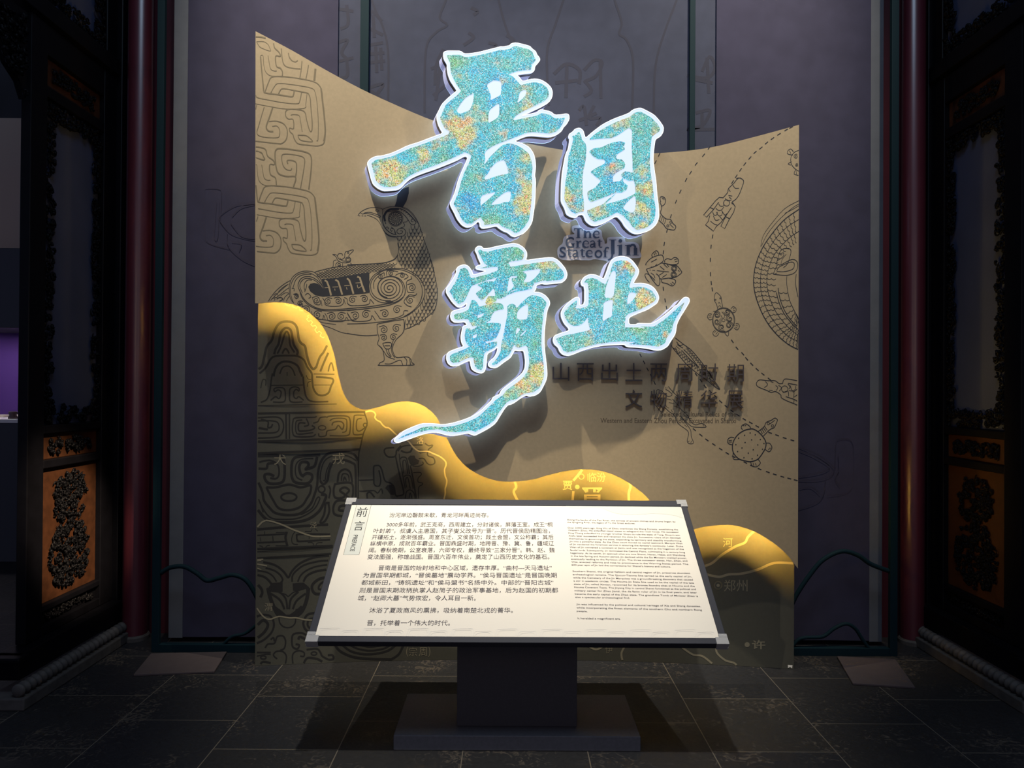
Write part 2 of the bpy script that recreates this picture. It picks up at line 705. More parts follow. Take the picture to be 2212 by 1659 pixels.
M['banner'] = mat('purple_grey_fabric', (0.022, 0.021, 0.037, 1), 0.95, noise=0.1, scale=9, bump=0.1, spec=0.1)
M['banner_mid'] = mat('grey_fabric', (0.024, 0.027, 0.042, 1), 0.95, noise=0.08, scale=12, bump=0.1, spec=0.1)
M['banner_strip'] = mat('pale_grey_border_fabric', (0.062, 0.066, 0.075, 1), 0.95, noise=0.06, scale=12, spec=0.1)
M['banner_ink'] = mat('grey_brush_print', (0.021, 0.022, 0.032, 1), 0.95, spec=0.1)
M['banner_line'] = mat('dark_purple_line_print', (0.022, 0.020, 0.034, 1), 0.95, spec=0.1)
M['red'] = mat('red_lacquer', (0.040, 0.007, 0.012, 1), 0.33, noise=0.08, scale=6)
M['wood'] = mat('black_lacquered_wood', (0.0011, 0.0011, 0.0018, 1), 0.45, noise=0.25, scale=14, spec=0.08)
M['carve'] = mat('black_carved_wood', (0.0018, 0.0018, 0.0024, 1), 0.48, spec=0.035)
M['amber_wood'] = mat('amber_wood', (0.017, 0.0060, 0.0024, 1), 0.5, noise=0.3, scale=20, spec=0.15)
M['pane'] = mat('grey_blue_pane_cloth', (0.017, 0.022, 0.046, 1), 0.8, noise=0.1, scale=5, spec=0.15)
M['stone'] = mat('worn_grey_stone', (0.035, 0.032, 0.030, 1), 0.7, noise=0.25, scale=25, spec=0.2)
M['brown_board'] = mat('brown_cardboard', (0.035, 0.027, 0.028, 1), 0.85, noise=0.06, scale=20, spec=0.2)
M['case_purple'] = mat('purple_case_lining', (0.07, 0.022, 0.17, 1), 0.8)
M['case_dark'] = mat('dark_case_body', (0.03, 0.03, 0.036, 1), 0.6)
M['case_white'] = mat('white_case_shelf', (0.75, 0.72, 0.68, 1), 0.5)
M['case_wall'] = mat('grey_brown_wall', (0.44, 0.35, 0.27, 1), 0.9)
M['exhibit'] = mat('dark_bronze_exhibit', (0.08, 0.05, 0.05, 1), 0.5)
M['slip'] = mat('ivory_exhibit', (0.7, 0.62, 0.48, 1), 0.6)
# ================================================================ the setting
mb = MB()
mb.box((-9, -4, -0.1), (9, 9.5, 0.0))
tag(mb.build('floor', M['floor']), kind='structure')
mb = MB()
mb.box((-9, -4, 6.6), (9, 9.5, 6.7))
tag(mb.build('ceiling', M['ceil']), kind='structure')
mb = MB()
mb.box((-2.42, 4.62, 0), (2.58, 4.72, 6.6))
tag(mb.build('wall_back', M['wall']), kind='structure')
mb = MB()
mb.box((-9, 7.2, 0), (-2.42, 7.3, 6.6))
tag(mb.build('wall_left', M['wall']), kind='structure')
mb = MB()
mb.box((2.58, 7.2, 0), (9, 7.3, 6.6))
tag(mb.build('wall_right', M['wall']), kind='structure')

# ================================================================ upper panel
WAVE = P('P', '551,655 565,655 590,653 620,655 650,664 680,685 703,716 720,760 731,810 741,847 757,872 785,885 815,880 850,870 880,867 '
         '910,874 935,892 951,915 967,950 986,985 1011,1011 1040,1028 1075,1039 1108,1040.6 1150,1036 1186,1026 1225,1017 '
         '1263,1014 1300,1018 1335,1030 1368,1050 1395,1072 1420,1100 1442,1124 1460,1137 1478,1144 1496,1144 1524,1137.6 1573,1134 '
         '1612,1141.5 1651,1160 1693,1191.5 1723.5,1228')
TOP = P('P', '1726,269.5 1640,293 1550,315.5 1490,325 1425,330.5 1360,332.5 1290,330.5 1219,324 1150,312 1090,299 1030,284 975,270 932,259 860,229 '
        '781,192.5 700,149 630,108.5 552,67.5')
wave = catmull(WAVE, 4)
top = catmull(TOP, 4)
outline = wave + top

panel = thing('exhibition_panel', (0.08, 3.8, 0.0),
              'tall curved tan panel with wave-cut lower edge, printed with bird and animal drawings', 'display panel')
grid = []
xs = [560 + i * 46 for i in range(26)]
for gx in xs:
    for gy in range(90, 1230, 60):
        if inside((gx, gy), outline):
            grid.append((gx, gy))
mb = MB()
fill(mb, outline, map_up(0.0), extra=grid)
wall(mb, outline, map_up(0.0), map_up(-SLAB))
# lip along the wave, turned back towards the lower panel
mb2 = MB()
fill(mb2, outline, map_up(-SLAB), extra=grid)
mb2.f = [tuple(reversed(f)) for f in mb2.f]
mb.add(mb2.v, mb2.f)
mb.build('panel_board', M['tan'], panel, recalc=False)
LIP = 0.025


def nrm2(path, i):
    a, b = path[max(0, i - 1)], path[min(len(path) - 1, i + 1)]
    dx, dy = b[0] - a[0], b[1] - a[1]
    l = math.hypot(dx, dy)
    return dy / l, -dx / l          # upward on the picture for a left to right path


def offset(path, d):
    return [(p[0] + nrm2(path, i)[0] * d, p[1] + nrm2(path, i)[1] * d) for i, p in enumerate(path)]


mb = MB()
w_in = offset(wave, 2.5)
ma, mc = map_up(-SLAB), map_up(-SLAB - LIP)
n = len(wave)
mb.add([ma(*p) for p in wave] + [mc(*p) for p in wave] + [mc(*p) for p in w_in] + [ma(*p) for p in w_in],
       [(i, i + 1, n + i + 1, n + i) for i in range(n - 1)] +
       [(n + i, n + i + 1, 2 * n + i + 1, 2 * n + i) for i in range(n - 1)] +
       [(2 * n + i, 2 * n + i + 1, 3 * n + i + 1, 3 * n + i) for i in range(n - 1)])
tag(mb.build('edge_lip', M['edge'], panel))
mb = MB()
led = offset(wave, 20.0)[4:-4]
n = len(led)
ma, mc = map_up(-SLAB - 0.002), map_up(-SLAB - 0.009)
mb.add([ma(*p) for p in led] + [mc(*p) for p in led], [(i, i + 1, n + i + 1, n + i) for i in range(n - 1)])
mb.build('led_strip', M['led'], panel)

# ================================================================ lower panel
mpanel = thing('map_panel', (0.08, 3.9, 0.0),
               'dark olive lower panel printed with a river map, lit amber under the wave edge', 'display panel')
XL, XR = on_y(556, 1000, 3.80).x, on_y(1713.5, 1300, 3.80).x
ZT = 2.05
mb = MB()
NX = 40
fr, bk = [], []
for i in range(NX + 1):
    x = XL + (XR - XL) * i / NX
    fr += [(x, y_low(x), 0.001), (x, y_low(x), ZT)]
    bk += [(x, y_low(x) + 0.018, 0.001), (x, y_low(x) + 0.018, ZT)]
o2 = len(fr)
fc = []
for i in range(NX):
    a = 2 * i
    fc.append((a, a + 2, a + 3, a + 1))
    fc.append((o2 + a, o2 + a + 1, o2 + a + 3, o2 + a + 2))
    fc.append((a + 1, a + 3, o2 + a + 3, o2 + a + 1))
    fc.append((a, o2 + a, o2 + a + 2, a + 2))
e = 2 * NX
fc += [(0, 1, o2 + 1, o2), (e, o2 + e, o2 + e + 1, e + 1)]
mb.add(fr + bk, fc)
mb.build('panel_board', M['olive'], mpanel)

# ================================================================ luminous calligraphy
YF = 3.665                    # front of the letter plates
OBL = Vector((-0.028, 0.0, -0.012))   # the bodies run back a little to the left and down


def map_l(y, k):
    def f(px, py):
        p = on_y(px, py, YF)
        s = OBL * k
        return Vector((p.x + s.x, y, p.z + s.z))
    return f


def letter(label, outer, inks, holes, mapname='luminous_character'):
    outer = soften(outer, 0.2)
    pts3 = [on_y(px, py, YF) for px, py in outer]
    cxm = sum(p.x for p in pts3) / len(pts3)
    zmin = min(p.z for p in pts3)
    t = thing('luminous_character', (cxm, YF, zmin), label, 'illuminated sign', 'luminous title characters')
    T = 0.012
    mb = MB()
    fill(mb, outer, map_l(YF, 0))
    wall(mb, outer, map_l(YF, 0), map_l(YF + T, 0.12))
    mb.build('luminous_plate', M['white_glow'], t)
    mb = MB()
    stroke(mb, outer, 1.7, map_l(YF - 0.0012, 0), closed=True, smooth=False)
    mb.build('rim', M['rim_glow'], t)
    mb = MB()
    wall(mb, outer, map_l(YF + T, 0.12), map_l(YF + 0.032, 0.42))
    mb.build('metal_return', M['return'], t)
    mb = MB()
    fill(mb, outer, map_l(YF + 0.032, 0.42))
    wall(mb, outer, map_l(YF + 0.032, 0.42), map_l(YF + 0.066, 1.0))
    fill(mb, outer, map_l(YF + 0.066, 1.0))
    mb.build('back_plate', M['back_glow'], t)
    mb = MB()
    for k, poly in enumerate(inks):
        fill(mb, soften(poly, 0.12), map_l(YF - 0.0014, 0), holes=[soften(h, 0.2) for h in holes.get(k, [])])
    mb.build('mineral_print', M['ink'], t)
    # light on the back of the body, washing the panel behind
    mb = MB()
    fill(mb, outer, map_l(YF + 0.069, 1.0))
    mb.build('rear_light', M['halo'], t)
    # stand-off pins to the panel behind
    low = [q for q in (sum_c(outer, 0.35), sum_c(outer, 0.62)) if inside(q, outer)]
    for q in low:
        a = map_l(YF + 0.05, 0.8)(*q)
        mb = MB()
        mb.tube([a, (a.x, y_up(a.x) - 0.001, a.z)], 0.008, 8)
        mb.build('mounting_pin', M['return'], t)
    return t


def sum_c(poly, k):
    x = sum(p[0] for p in poly) / len(poly)
    ys = sorted(p[1] for p in poly)
    y = ys[0] + (ys[-1] - ys[0]) * (0.45 + 0.4 * k)
    return (x, y)


JIN_O = P('A', '130,260 150,235 200,222 300,222 405,225 460,268 560,265 690,245 850,205 1040,155 1085,158 1185,138 1215,105 1290,92 1440,128 '
          '1510,150 1545,190 1600,230 1620,285 1660,330 1668,370 1630,420 1585,470 1580,530 1545,565 1430,575 1290,598 1340,640 1390,712 '
          '1520,675 1600,668 1690,685 1780,740 1840,800 1868,870 1860,960 1810,1040 1700,1105 1560,1170 1440,1225 1375,1258 1480,1235 '
          '1625,1205 1650,1170 1690,1155 1840,1190 1905,1245 2000,1240 2090,1222 2130,1240 2135,1310 2090,1390 2040,1440 2010,1500 '
          '1930,1560 1830,1588 1700,1580 1560,1565 1470,1570 1380,1600 C 1110,105 1240,140 1340,200 1400,290 1425,390 1430,500 1415,620 '
          '1430,680 1425,900 1415,1050 1395,1200 1375,1320 1320,1410 1250,1480 1190,1505 1130,1530 1075,1515 1020,1465 950,1440 890,1400 '
          '850,1365 740,1390 640,1405 600,1370 600,1320 575,1295 530,1340 470,1380 400,1388 330,1350 260,1260 220,1170 170,1080 155,1030 '
          '185,975 230,860 265,720 310,600 400,400 420,340 380,318 250,390 0,490 B 1170,775 1050,815 900,870 780,930 710,990 650,1060 '
          '590,1100 450,1115 360,1118 270,1080 190,1010 160,930 135,830 105,720 105,665 150,615 230,575 340,565 470,530 600,475 740,405 '
          '920,350 1130,270 1310,205 1265,130 1230,60 A 20,1260 60,1170 110,1070 200,980 290,905 355,850 300,770 240,680 205,580 190,480 195,430 140,340')
JIN_I = P('A', '180,290 300,285 400,285 460,318 560,315 700,290 850,255 1040,205 1080,212 1190,190 1245,155 1290,145 1440,185 1490,195 1550,240 '
          '1575,310 1605,365 1540,440 1525,525 1420,530 1290,550 1160,600 1225,620 1300,690 1360,770 1500,730 1600,722 1700,745 1780,805 '
          '1815,890 1800,960 1740,1020 1600,1090 1440,1165 1290,1250 1250,1300 1260,1330 1400,1295 1620,1255 1690,1210 1830,1240 1900,1295 '
          '2000,1295 2070,1285 2030,1380 1980,1460 1920,1510 1820,1540 1700,1525 1560,1515 1460,1525 1330,1575 C 1065,69 1000,95 900,130 '
          '780,185 690,250 665,300 680,360 665,460 740,350 850,240 930,165 1030,135 1130,155 1240,215 1330,290 1370,400 1385,500 1370,620 '
          '1380,700 1375,900 1365,1050 1345,1200 1330,1280 1270,1380 1190,1455 1130,1480 1060,1430 980,1400 920,1370 880,1330 760,1345 '
          '660,1355 660,1310 605,1240 510,1310 480,1335 410,1340 340,1290 300,1220 260,1130 210,1050 210,1030 240,960 280,860 320,700 '
          '370,560 450,400 470,325 440,295 380,268 300,305 150,375 0,437 B 1170,720 1000,780 870,835 760,890 680,960 620,1015 560,1050 '
          '450,1062 370,1060 300,1030 240,965 215,890 190,790 160,690 230,632 340,612 480,580 620,520 760,455 930,400 1150,315 1300,260 '
          '1400,215 1400,170 1340,140 A 110,1380 75,1290 120,1190 170,1080 260,1000 350,930 415,860 340,755 290,660 255,580 240,480 240,420')
JIN_H = [P('A', s) for s in (
    '930,690 990,695 1040,710 1060,750 1050,850 1045,925 960,970 880,1010 890,940 860,860 820,770 860,730',
    '620,905 600,1050 560,1155 460,1205 400,1218 355,1200 345,1165 400,1070 480,970 560,920',
    '1025,1050 1020,1240 980,1300 850,1370 845,1300 860,1170 930,1110',
    '1440,845 1460,870 1430,940 1370,1000 1308,1060 1330,960 1345,890 1390,850')] + [P('C', s) for s in (
    '955,385 990,440 1015,530 1025,590 960,598 860,620 680,685 665,640 720,590 760,510 830,430 900,395',
    '835,860 810,900 740,960 620,1060 605,1040 610,950 640,910 750,880',
    '1060,855 1060,920 1045,1010 980,1010 880,1045 760,1060 800,1010 900,920 990,860')]
letter('largest glowing calligraphy character, uppermost of the title, with a long stroke to the lower left', JIN_O, [JIN_I], {0: JIN_H})

GUO_O = P('D', '215,425 215,390 260,360 290,325 345,312 385,345 400,400 415,435 500,360 620,270 750,205 930,140 980,95 1065,72 1120,95 1230,155 '
          '1290,220 1345,300 1340,360 1310,410 1245,450 1235,520 1225,600 1220,700 1235,820 1255,950 1265,1100 1285,1250 1290,1380 1260,1460 '
          '1200,1520 1130,1555 1030,1580 960,1555 890,1490 850,1420 790,1360 700,1410 620,1455 540,1480 480,1470 420,1420 390,1340 330,1350 '
          '300,1385 240,1370 190,1340 170,1270 125,1190 125,1100 130,950 140,830 160,720 180,620 210,560 230,440')
GUO_I = [P('D', '250,410 290,400 335,355 360,400 370,450 415,500 425,560 415,700 385,830 375,950 380,1100 395,1200 395,1310 330,1320 300,1340 '
           '240,1310 200,1250 160,1165 165,1040 175,950 195,830 210,640 240,560 268,440'),
         P('D', '450,455 520,390 640,310 780,240 940,180 1000,130 1070,115 1200,190 1270,260 1305,320 1300,350 1240,390 1205,420 1195,500 '
           '1185,600 1180,720 1190,850 1215,980 1230,1150 1250,1260 1245,1370 1220,1440 1150,1500 1030,1535 980,1500 930,1430 860,1360 '
           '790,1318 700,1370 600,1410 520,1435 470,1400 440,1340 430,1300 500,1270 620,1225 700,1150 780,1092 710,1165 645,1225 760,1195 '
           '880,1160 1010,1095 1005,1000 990,940 930,945 862,915 832,870 880,830 940,835 975,850 975,700 965,550 970,340 930,310 860,360 '
           '800,400 720,435 600,440'),
         P('D', '455,595 510,555 600,545 720,490 830,470 890,490 870,530 885,570 800,620 775,660 790,685 850,690 890,740 880,790 790,840 '
           '740,890 740,960 830,945 858,905 866,960 920,1000 905,1050 850,1085 780,1085 640,1140 480,1200 450,1170 435,1110 440,1070 '
           '520,1030 600,945 540,900 470,840 520,800 640,740 650,710 630,690 560,685 500,650')]
GUO_H = {1: [P('D', '1010,1120 1015,1220 1000,1300 970,1328 900,1300 858,1270 900,1210 960,1150')]}
letter('glowing boxed calligraphy character at the upper right of the title, above the grey English plate', GUO_O, GUO_I, GUO_H)

BA_O = P('E', '580,190 600,150 640,125 690,135 720,170 800,165 950,130 1200,80 1290,95 1380,150 1430,220 1435,290 1415,365 1600,335 1840,312 '
         '1920,340 1990,400 2070,500 2100,590 2080,670 2010,730 1900,740 1740,755 1690,740 1590,770 1580,840 1545,885 1650,890 1740,940 '
         '1800,1010 1815,1080 1770,1180 1750,1300 1735,1420 1725,1526 Fz 1930,800 1930,950 1950,1150 1975,1350 1980,1480 1965,1560 '
         '1930,1639 G 1960,390 1900,430 1820,445 1790,425 1720,460 1640,520 1590,545 1555,550 1510,600 1460,680 1400,780 1320,840 '
         '1220,895 1140,935 1100,925 1050,905 950,925 850,940 760,925 680,900 590,895 480,920 340,970 240,1005 165,1030 125,1010 130,975 '
         '210,915 240,880 350,830 470,785 600,785 750,800 880,775 1010,735 1130,685 1220,620 1280,560 1350,495 1365,460 1395,440 1450,420 '
         '1475,365 1540,310 1640,235 1735,155 1772,90 1778,0 Fz 1590,1140 1570,1040 1480,1050 1405,1035 1370,1100 1330,1170 1200,1260 '
         '1110,1330 1060,1350 990,1345 945,1310 945,1260 980,1220 1050,1160 1100,1060 1110,970 1050,1030 920,1095 910,1200 900,1330 '
         '870,1420 810,1445 720,1420 650,1370 630,1290 620,1215 500,1260 400,1310 300,1320 230,1270 200,1190 205,1110 250,1060 380,1010 '
         '510,970 470,900 455,800 470,720 490,610 570,590 530,530 420,545 340,540 290,500 270,430 290,360 350,330 480,300 545,270 '
         'E 450,1060 400,1100 340,1135 290,1125 210,1050 150,960 130,930 105,880 110,820 160,760 230,650 280,550 270,510 310,460 400,430 '
         '470,455 530,540 550,605 650,575 780,535 620,510 590,480 610,455 690,430 640,330 610,240')
BA_I = [P('E', '630,205 660,180 720,215 800,220 950,180 1200,135 1290,150 1360,200 1390,240 1385,300 1365,350 1300,365 1150,385 1135,400 1160,470 '
          '1400,430 1640,395 1840,370 1900,390 1950,450 2030,540 2050,600 2030,660 1960,690 1860,695 1750,705 1750,688 1560,735 1530,790 '
          '1520,830 1400,855 1240,885 1100,940 1080,965 990,1000 940,985 930,1040 840,1065 765,1085 745,1050 800,945 920,950 890,815 '
          '780,940 700,1025 640,980 590,905 700,825 670,800 610,770 720,715 850,705 890,710 950,645 800,685 650,735 530,780 500,830 '
          '450,950 400,1040 310,1085 240,1010 180,900 155,880 190,830 280,680 330,540 330,510 410,480 460,520 500,610 520,655 650,625 '
          '800,585 940,535 960,510 950,470 800,480 650,495 800,455 740,420 690,330 650,260'),
        P('Fz', '640,150 690,145 745,195 780,270 900,235 950,200 1050,195 1160,205 1205,240 1215,310 1130,325 1050,350 1000,420 985,500 890,560 '
          '1000,550 1110,555 1165,570 1160,640 1125,730 1080,820 1000,870 890,880 900,915 1010,890 1100,880 1090,950 1050,990 930,1050 '
          '870,1085 855,1200 845,1340 820,1390 740,1365 700,1310 680,1220 685,1170 620,1162 520,1200 420,1250 320,1265 270,1225 255,1150 '
          '290,1110 400,1065 520,1020 600,975 560,925 530,850 520,780 545,650 610,645 640,680 745,620 720,600 670,620 640,590 610,540 '
          '590,490 500,485 400,500 345,480 330,420 360,395 500,365 590,320 620,220'),
        P('Fz', '1280,340 1275,265 1310,225 1370,212 1420,240 1445,290 1510,215 1620,110 1700,65 1800,70 1890,105 1960,175 1975,220 1930,310 '
          '1910,460 1895,590 1887,697 1880,800 1880,950 1895,1100 1920,1300 1930,1480 1910,1560 1880,1639 G 1950,340 1880,390 1840,395 '
          '1740,420 1660,480 1580,495 1540,520 1490,580 1440,650 1390,740 1310,800 1220,850 1150,890 1090,870 1000,885 900,895 780,885 '
          '680,855 560,865 420,900 280,940 170,985 230,940 380,880 480,830 600,820 760,830 900,810 1030,770 1150,720 1240,650 1310,580 '
          '1370,525 1400,490 1500,420 1520,385 1560,350 1680,265 1760,190 1810,110 1825,0 Fz 1650,1100 1640,1010 1610,950 1560,970 '
          '1480,995 1430,980 1395,935 1370,1000 1310,1120 1180,1210 1080,1290 1020,1300 1000,1280 1060,1220 1120,1140 1160,1050 1165,950 '
          '1200,800 1240,600 1275,420')]
BA_H = {0: [P('E', '1345,550 1500,520 1665,500 1640,570 1560,660 1480,720 1370,720 1430,640 1430,590 1390,560'),
            P('E', '1150,640 1190,620 1270,625 1270,650 1190,650 1180,690 1225,785 1190,830 1110,890 1120,780'),
            P('E', '1305,830 1240,860 1180,880 1130,905 1200,855')],
        1: [P('Fz', '870,380 840,430 780,465 745,460 755,405 800,410 840,385'), P('Fz', '740,745 735,800 690,830 660,810 670,775')],
        2: [P('Fz', '1650,235 1640,400 1625,495 1445,495 1450,370 1490,310 1580,240'), P('Fz', '1445,630 1515,665 1420,775'),
            P('Fz', '1600,680 1615,700 1525,785 1505,775')]}
letter('glowing many-stroked calligraphy character with a long sweeping tail to the lower left', BA_O, BA_I, BA_H)

YE_O = P('H', '100,1290 115,1230 200,1195 320,1160 330,1125 260,1050 220,960 215,890 250,820 320,750 400,690 450,672 480,700 475,800 555,775 '
         '555,520 510,505 500,450 540,390 620,350 700,355 770,385 825,420 870,310 900,220 930,150 990,105 1080,88 1170,105 1240,160 1300,240 '
         '1330,300 1310,370 1260,450 1250,480 1380,475 1480,500 1550,550 1600,630 1615,690 1590,760 1520,810 1440,860 1300,910 1180,970 '
         '1185,1070 1290,1070 1310,1050 1420,1055 1510,1055 1580,1020 1680,950 1790,860 1850,800 1880,790 1960,690 2000,675 2045,690 '
         '2055,740 1990,850 1920,960 1870,1060 1855,1170 1840,1220 1780,1310 1740,1380 1660,1430 1580,1440 1450,1410 1300,1395 1170,1390 '
         '1120,1350 950,1360 800,1370 650,1400 500,1445 400,1490 320,1515 250,1505 200,1460 175,1395 120,1350')
YE_I = P('H', '140,1270 280,1220 400,1200 620,1150 625,1120 600,1050 595,965 540,1040 470,1085 390,1090 320,1050 270,970 255,900 300,830 '
         '370,770 440,720 435,790 415,840 500,835 605,805 610,600 595,470 540,465 580,415 650,400 730,420 800,470 850,495 900,380 950,200 '
         '980,170 1080,145 1160,155 1220,200 1275,280 1270,340 1220,420 1185,545 1340,525 1440,545 1520,590 1565,660 1575,700 1540,745 '
         '1450,800 1330,860 1190,910 1140,950 1130,1020 1125,1110 1300,1110 1430,1122 1340,1095 1450,1100 1540,1100 1620,1050 1740,960 '
         '1870,840 1990,740 1940,850 1870,960 1820,1060 1800,1160 1730,1260 1700,1340 1600,1390 1450,1365 1170,1350 1280,1320 1100,1310 '
         '900,1325 700,1355 520,1400 400,1450 300,1470 240,1440 215,1380 170,1330')
YE_H = {0: [P('H', '975,295 1000,330 985,500 970,640 940,690 835,680 850,550 900,400 940,310'),
            P('H', '955,705 950,800 940,960 890,970 815,1025 805,990 820,850 820,750'),
            P('H', '1280,620 1290,650 1240,720 1160,790 1160,700 1185,620 1230,605')]}
letter('glowing calligraphy character at the lower right of the title, with a flicked up right end', YE_O, [YE_I], YE_H)
# ================================================================ prints on the upper panel
UP = map_up(0.0006)
LO = map_low(0.0004)


def clip_left(pts, x):
    runs, cur = [], []
    for p in pts:
        if p[0] >= x:
            cur.append(p)
        else:
            if len(cur) > 1:
                runs.append(cur)
            cur = []
    if len(cur) > 1:
        runs.append(cur)
    return runs


def lines(mb, crop, mapf, default, text, clip=None):
    """each row:  [w=] points ; '!' = straight segments, '@' = closed"""
    k = CROP[crop][2]
    for row in text.strip().split('\n'):
        row = row.strip()
        if not row:
            continue
        w = default
        sm, cl = True, False
        if '|' in row:
            opt, row = row.split('|')
            if '!' in opt:
                sm = False
            if '@' in opt:
                cl = True
            opt = opt.strip('!@ ')
            if opt:
                w = float(opt)
        p = P(crop, row)
        if clip is not None:
            pp = catmull(p, 5, cl) if sm else p
            for r in clip_left(pp, clip):
                stroke(mb, r, w / k, mapf, smooth=False)
        else:
            stroke(mb, p, w / k, mapf, closed=cl, smooth=sm)


# ---- interlaced dragon border, upper left
DRAG = '''
8|60,130 160,130 220,165 245,210 258,265 140,225 95,190 60,130
9|115,340 130,325 155,340 165,470 190,560 240,610 300,625 420,625
18|118,350 130,500 150,700 165,840 190,865 280,880 400,895 560,920 590,890 600,830
10|225,330 250,480 270,530 310,550 350,550
14|185,845 230,720 280,640 430,630 680,660 880,705 960,760 995,840 1010,980 1030,1150 1045,1400 1030,1570 980,1615 900,1625 760,1610 650,1590 600,1520 580,1460 540,1420 535,1370 590,1375 585,1250 520,1240 480,1200 480,1130 530,1100 660,1105 750,1140 780,1260 820,1400 850,1410 858,1300 840,1080 830,950 810,890 780,865 600,830 460,805 410,815 375,880
22|985,800 1005,980 1030,1200 1045,1420 1025,1560
10|265,865 320,770 380,730 600,750 840,795 900,860 930,1040 945,1300 940,1530 920,1550
10|50,900 80,935 250,970 450,1005 640,1020 680,980 705,855
8|45,1020 250,1060 480,1095 740,1085 765,1020 785,870
10|170,1070 130,1200 90,1340 65,1430 100,1480 220,1505 360,1505 390,1470 390,1390 350,1340 285,1345
20|290,1080 240,1230 200,1350 230,1410 300,1420
14|240,1275 350,1270 450,1310 500,1400 490,1520 430,1585 350,1590 45,1555
10|550,1185 590,1175 670,1190 690,1270 715,1420
12|655,1470 760,1475 820,1510 860,1565 720,1550 670,1520 655,1470
10|60,1040 50,1100
'''
mb = MB()
lines(mb, 'D1', UP, 10, DRAG + '''
20|50,60 130,65 190,82
16|305,155 320,220 380,280 400,340 335,340 345,480 400,510 430,560 430,620
14|415,230 425,350 445,440 490,490 600,515 690,520
14|517,292 530,350 570,405 620,420 650,400
12|712,408 700,530 680,660
12|805,465 790,560 765,680
28|905,520 888,690
''')
lines(mb, 'DC', UP, 10, DRAG, clip=552.5)
lines(mb, 'D2', UP, 12, '''
18|590,620 620,480 490,470 380,430 340,330 325,150 350,80 430,70 600,90 760,120 840,180 845,350 810,655
12|690,640 740,350 740,205 600,160 450,150 420,200 440,310 490,370 550,380 565,350
16|620,470 635,370 625,270 560,240 500,245 510,290
16|50,45 180,75 220,180 300,240 315,300 250,305 260,440 330,490 345,590
9|50,110 130,125 160,180 175,230 50,200
''')
mb.build('dragon_border_print', M['line_dragon'], panel)

# ---- bird shaped vessel
mb = MB()
fill(mb, P('N1', '820,240 800,370 765,465 915,480 980,370 1020,230 1020,110 900,150 840,200'), UP)
lines(mb, 'N1', UP, 9, '''
108,630 150,570 250,510 360,483 470,490 550,515 545,610
150,572 195,598 240,575 340,570 500,630 505,655 490,660 380,610 280,590 215,592
7|420,530 440,518 470,530 485,548 440,550 420,530
270,620 340,640 440,690 500,760 550,860 610,940 700,990 800,1005
11|560,880 620,960 700,1005 790,1012
8|125,632 150,632
8|175,632 205,632
8|225,632 255,632
10|555,515 640,480 740,465 880,475 980,500 1080,580 1150,680 1200,780 1250,920 1300,1080 1350,1220 1400,1370 1450,1520 1480,1659
900,490 1000,530 1090,620 1160,720 1200,790
38|595,730 582,640 620,560 700,515 845,508
14|560,610 550,700 570,800 630,890 720,950 800,970
12|610,780 590,720 570,640
12|640,560 780,540 880,570 960,640 1005,700 1060,780 1120,790 1150,740 1100,690 1060,720 1090,740
16|850,500 960,545 1060,635 1150,740
10|1000,710 980,740 920,750 945,790 930,830 870,850
11|600,860 630,830 660,860 640,870
11|690,890 700,865 720,860 760,880 775,950
11|690,880 710,910 725,890
11|790,970 760,880 700,830
11|800,1000 880,1000 940,980 965,920 940,870 880,855 820,880 810,930 850,955 900,940 905,905 865,900
10|800,1010 830,1090 840,1180 830,1300 790,1380 720,1430 600,1470 440,1490 200,1500 0,1508
8|830,1340 760,1420 680,1450
''')
for r, w in ((133, 9), (116, 14), (72, 8), (52, 11), (32, 9)):
    ring(mb, *P('N1', '783,685')[0], r / 8.295, w / 8.295, UP)
fill(mb, circle(*P('N1', '783,685')[0], 11 / 8.295, 10), UP)
for k in range(15):
    a = 2 * math.pi * k / 15
    c = P('N1', '783,685')[0]
    p0 = (c[0] + math.cos(a) * 9.2, c[1] + math.sin(a) * 9.2)
    p1 = (c[0] + math.cos(a + 0.25) * 13.2, c[1] + math.sin(a + 0.25) * 13.2)
    stroke(mb, [p0, p1], 1.5, UP)
for k in range(7):
    t = k / 6
    c = P('N1', '%f,%f' % (880 + 220 * t, 520 + 190 * t - 25 * math.sin(t * 3.1)))[0]
    stroke(mb, [(c[0] - 1.5, c[1] - 2.2), (c[0] + 2.5, c[1] - 0.6), (c[0] + 1.0, c[1] + 3.0)], 1.0, UP)


def scales(mb, region, w, h, mapf, lw, ang=0.0, jit=0.1):
    xs_ = [p[0] for p in region]
    ys_ = [p[1] for p in region]
    rnd = random.Random(5)
    r = 0
    y = min(ys_)
    while y < max(ys_) + h:
        x = min(xs_) - w + (w / 2 if r % 2 else 0)
        while x < max(xs_) + w:
            if inside((x, y + h * 0.3), region):
                c, s = math.cos(ang), math.sin(ang)
                q = []
                for k in range(11):
                    t = -1 + 2 * k / 10
                    a = t * w / 2
                    b = h * (1 - abs(t) ** 3.6) + rnd.uniform(-jit, jit)
                    q.append((x + a * c - b * s, y + a * s + b * c))
                stroke(mb, q, lw, mapf, smooth=False)
            x += w
        y += h * 0.72
        r += 1


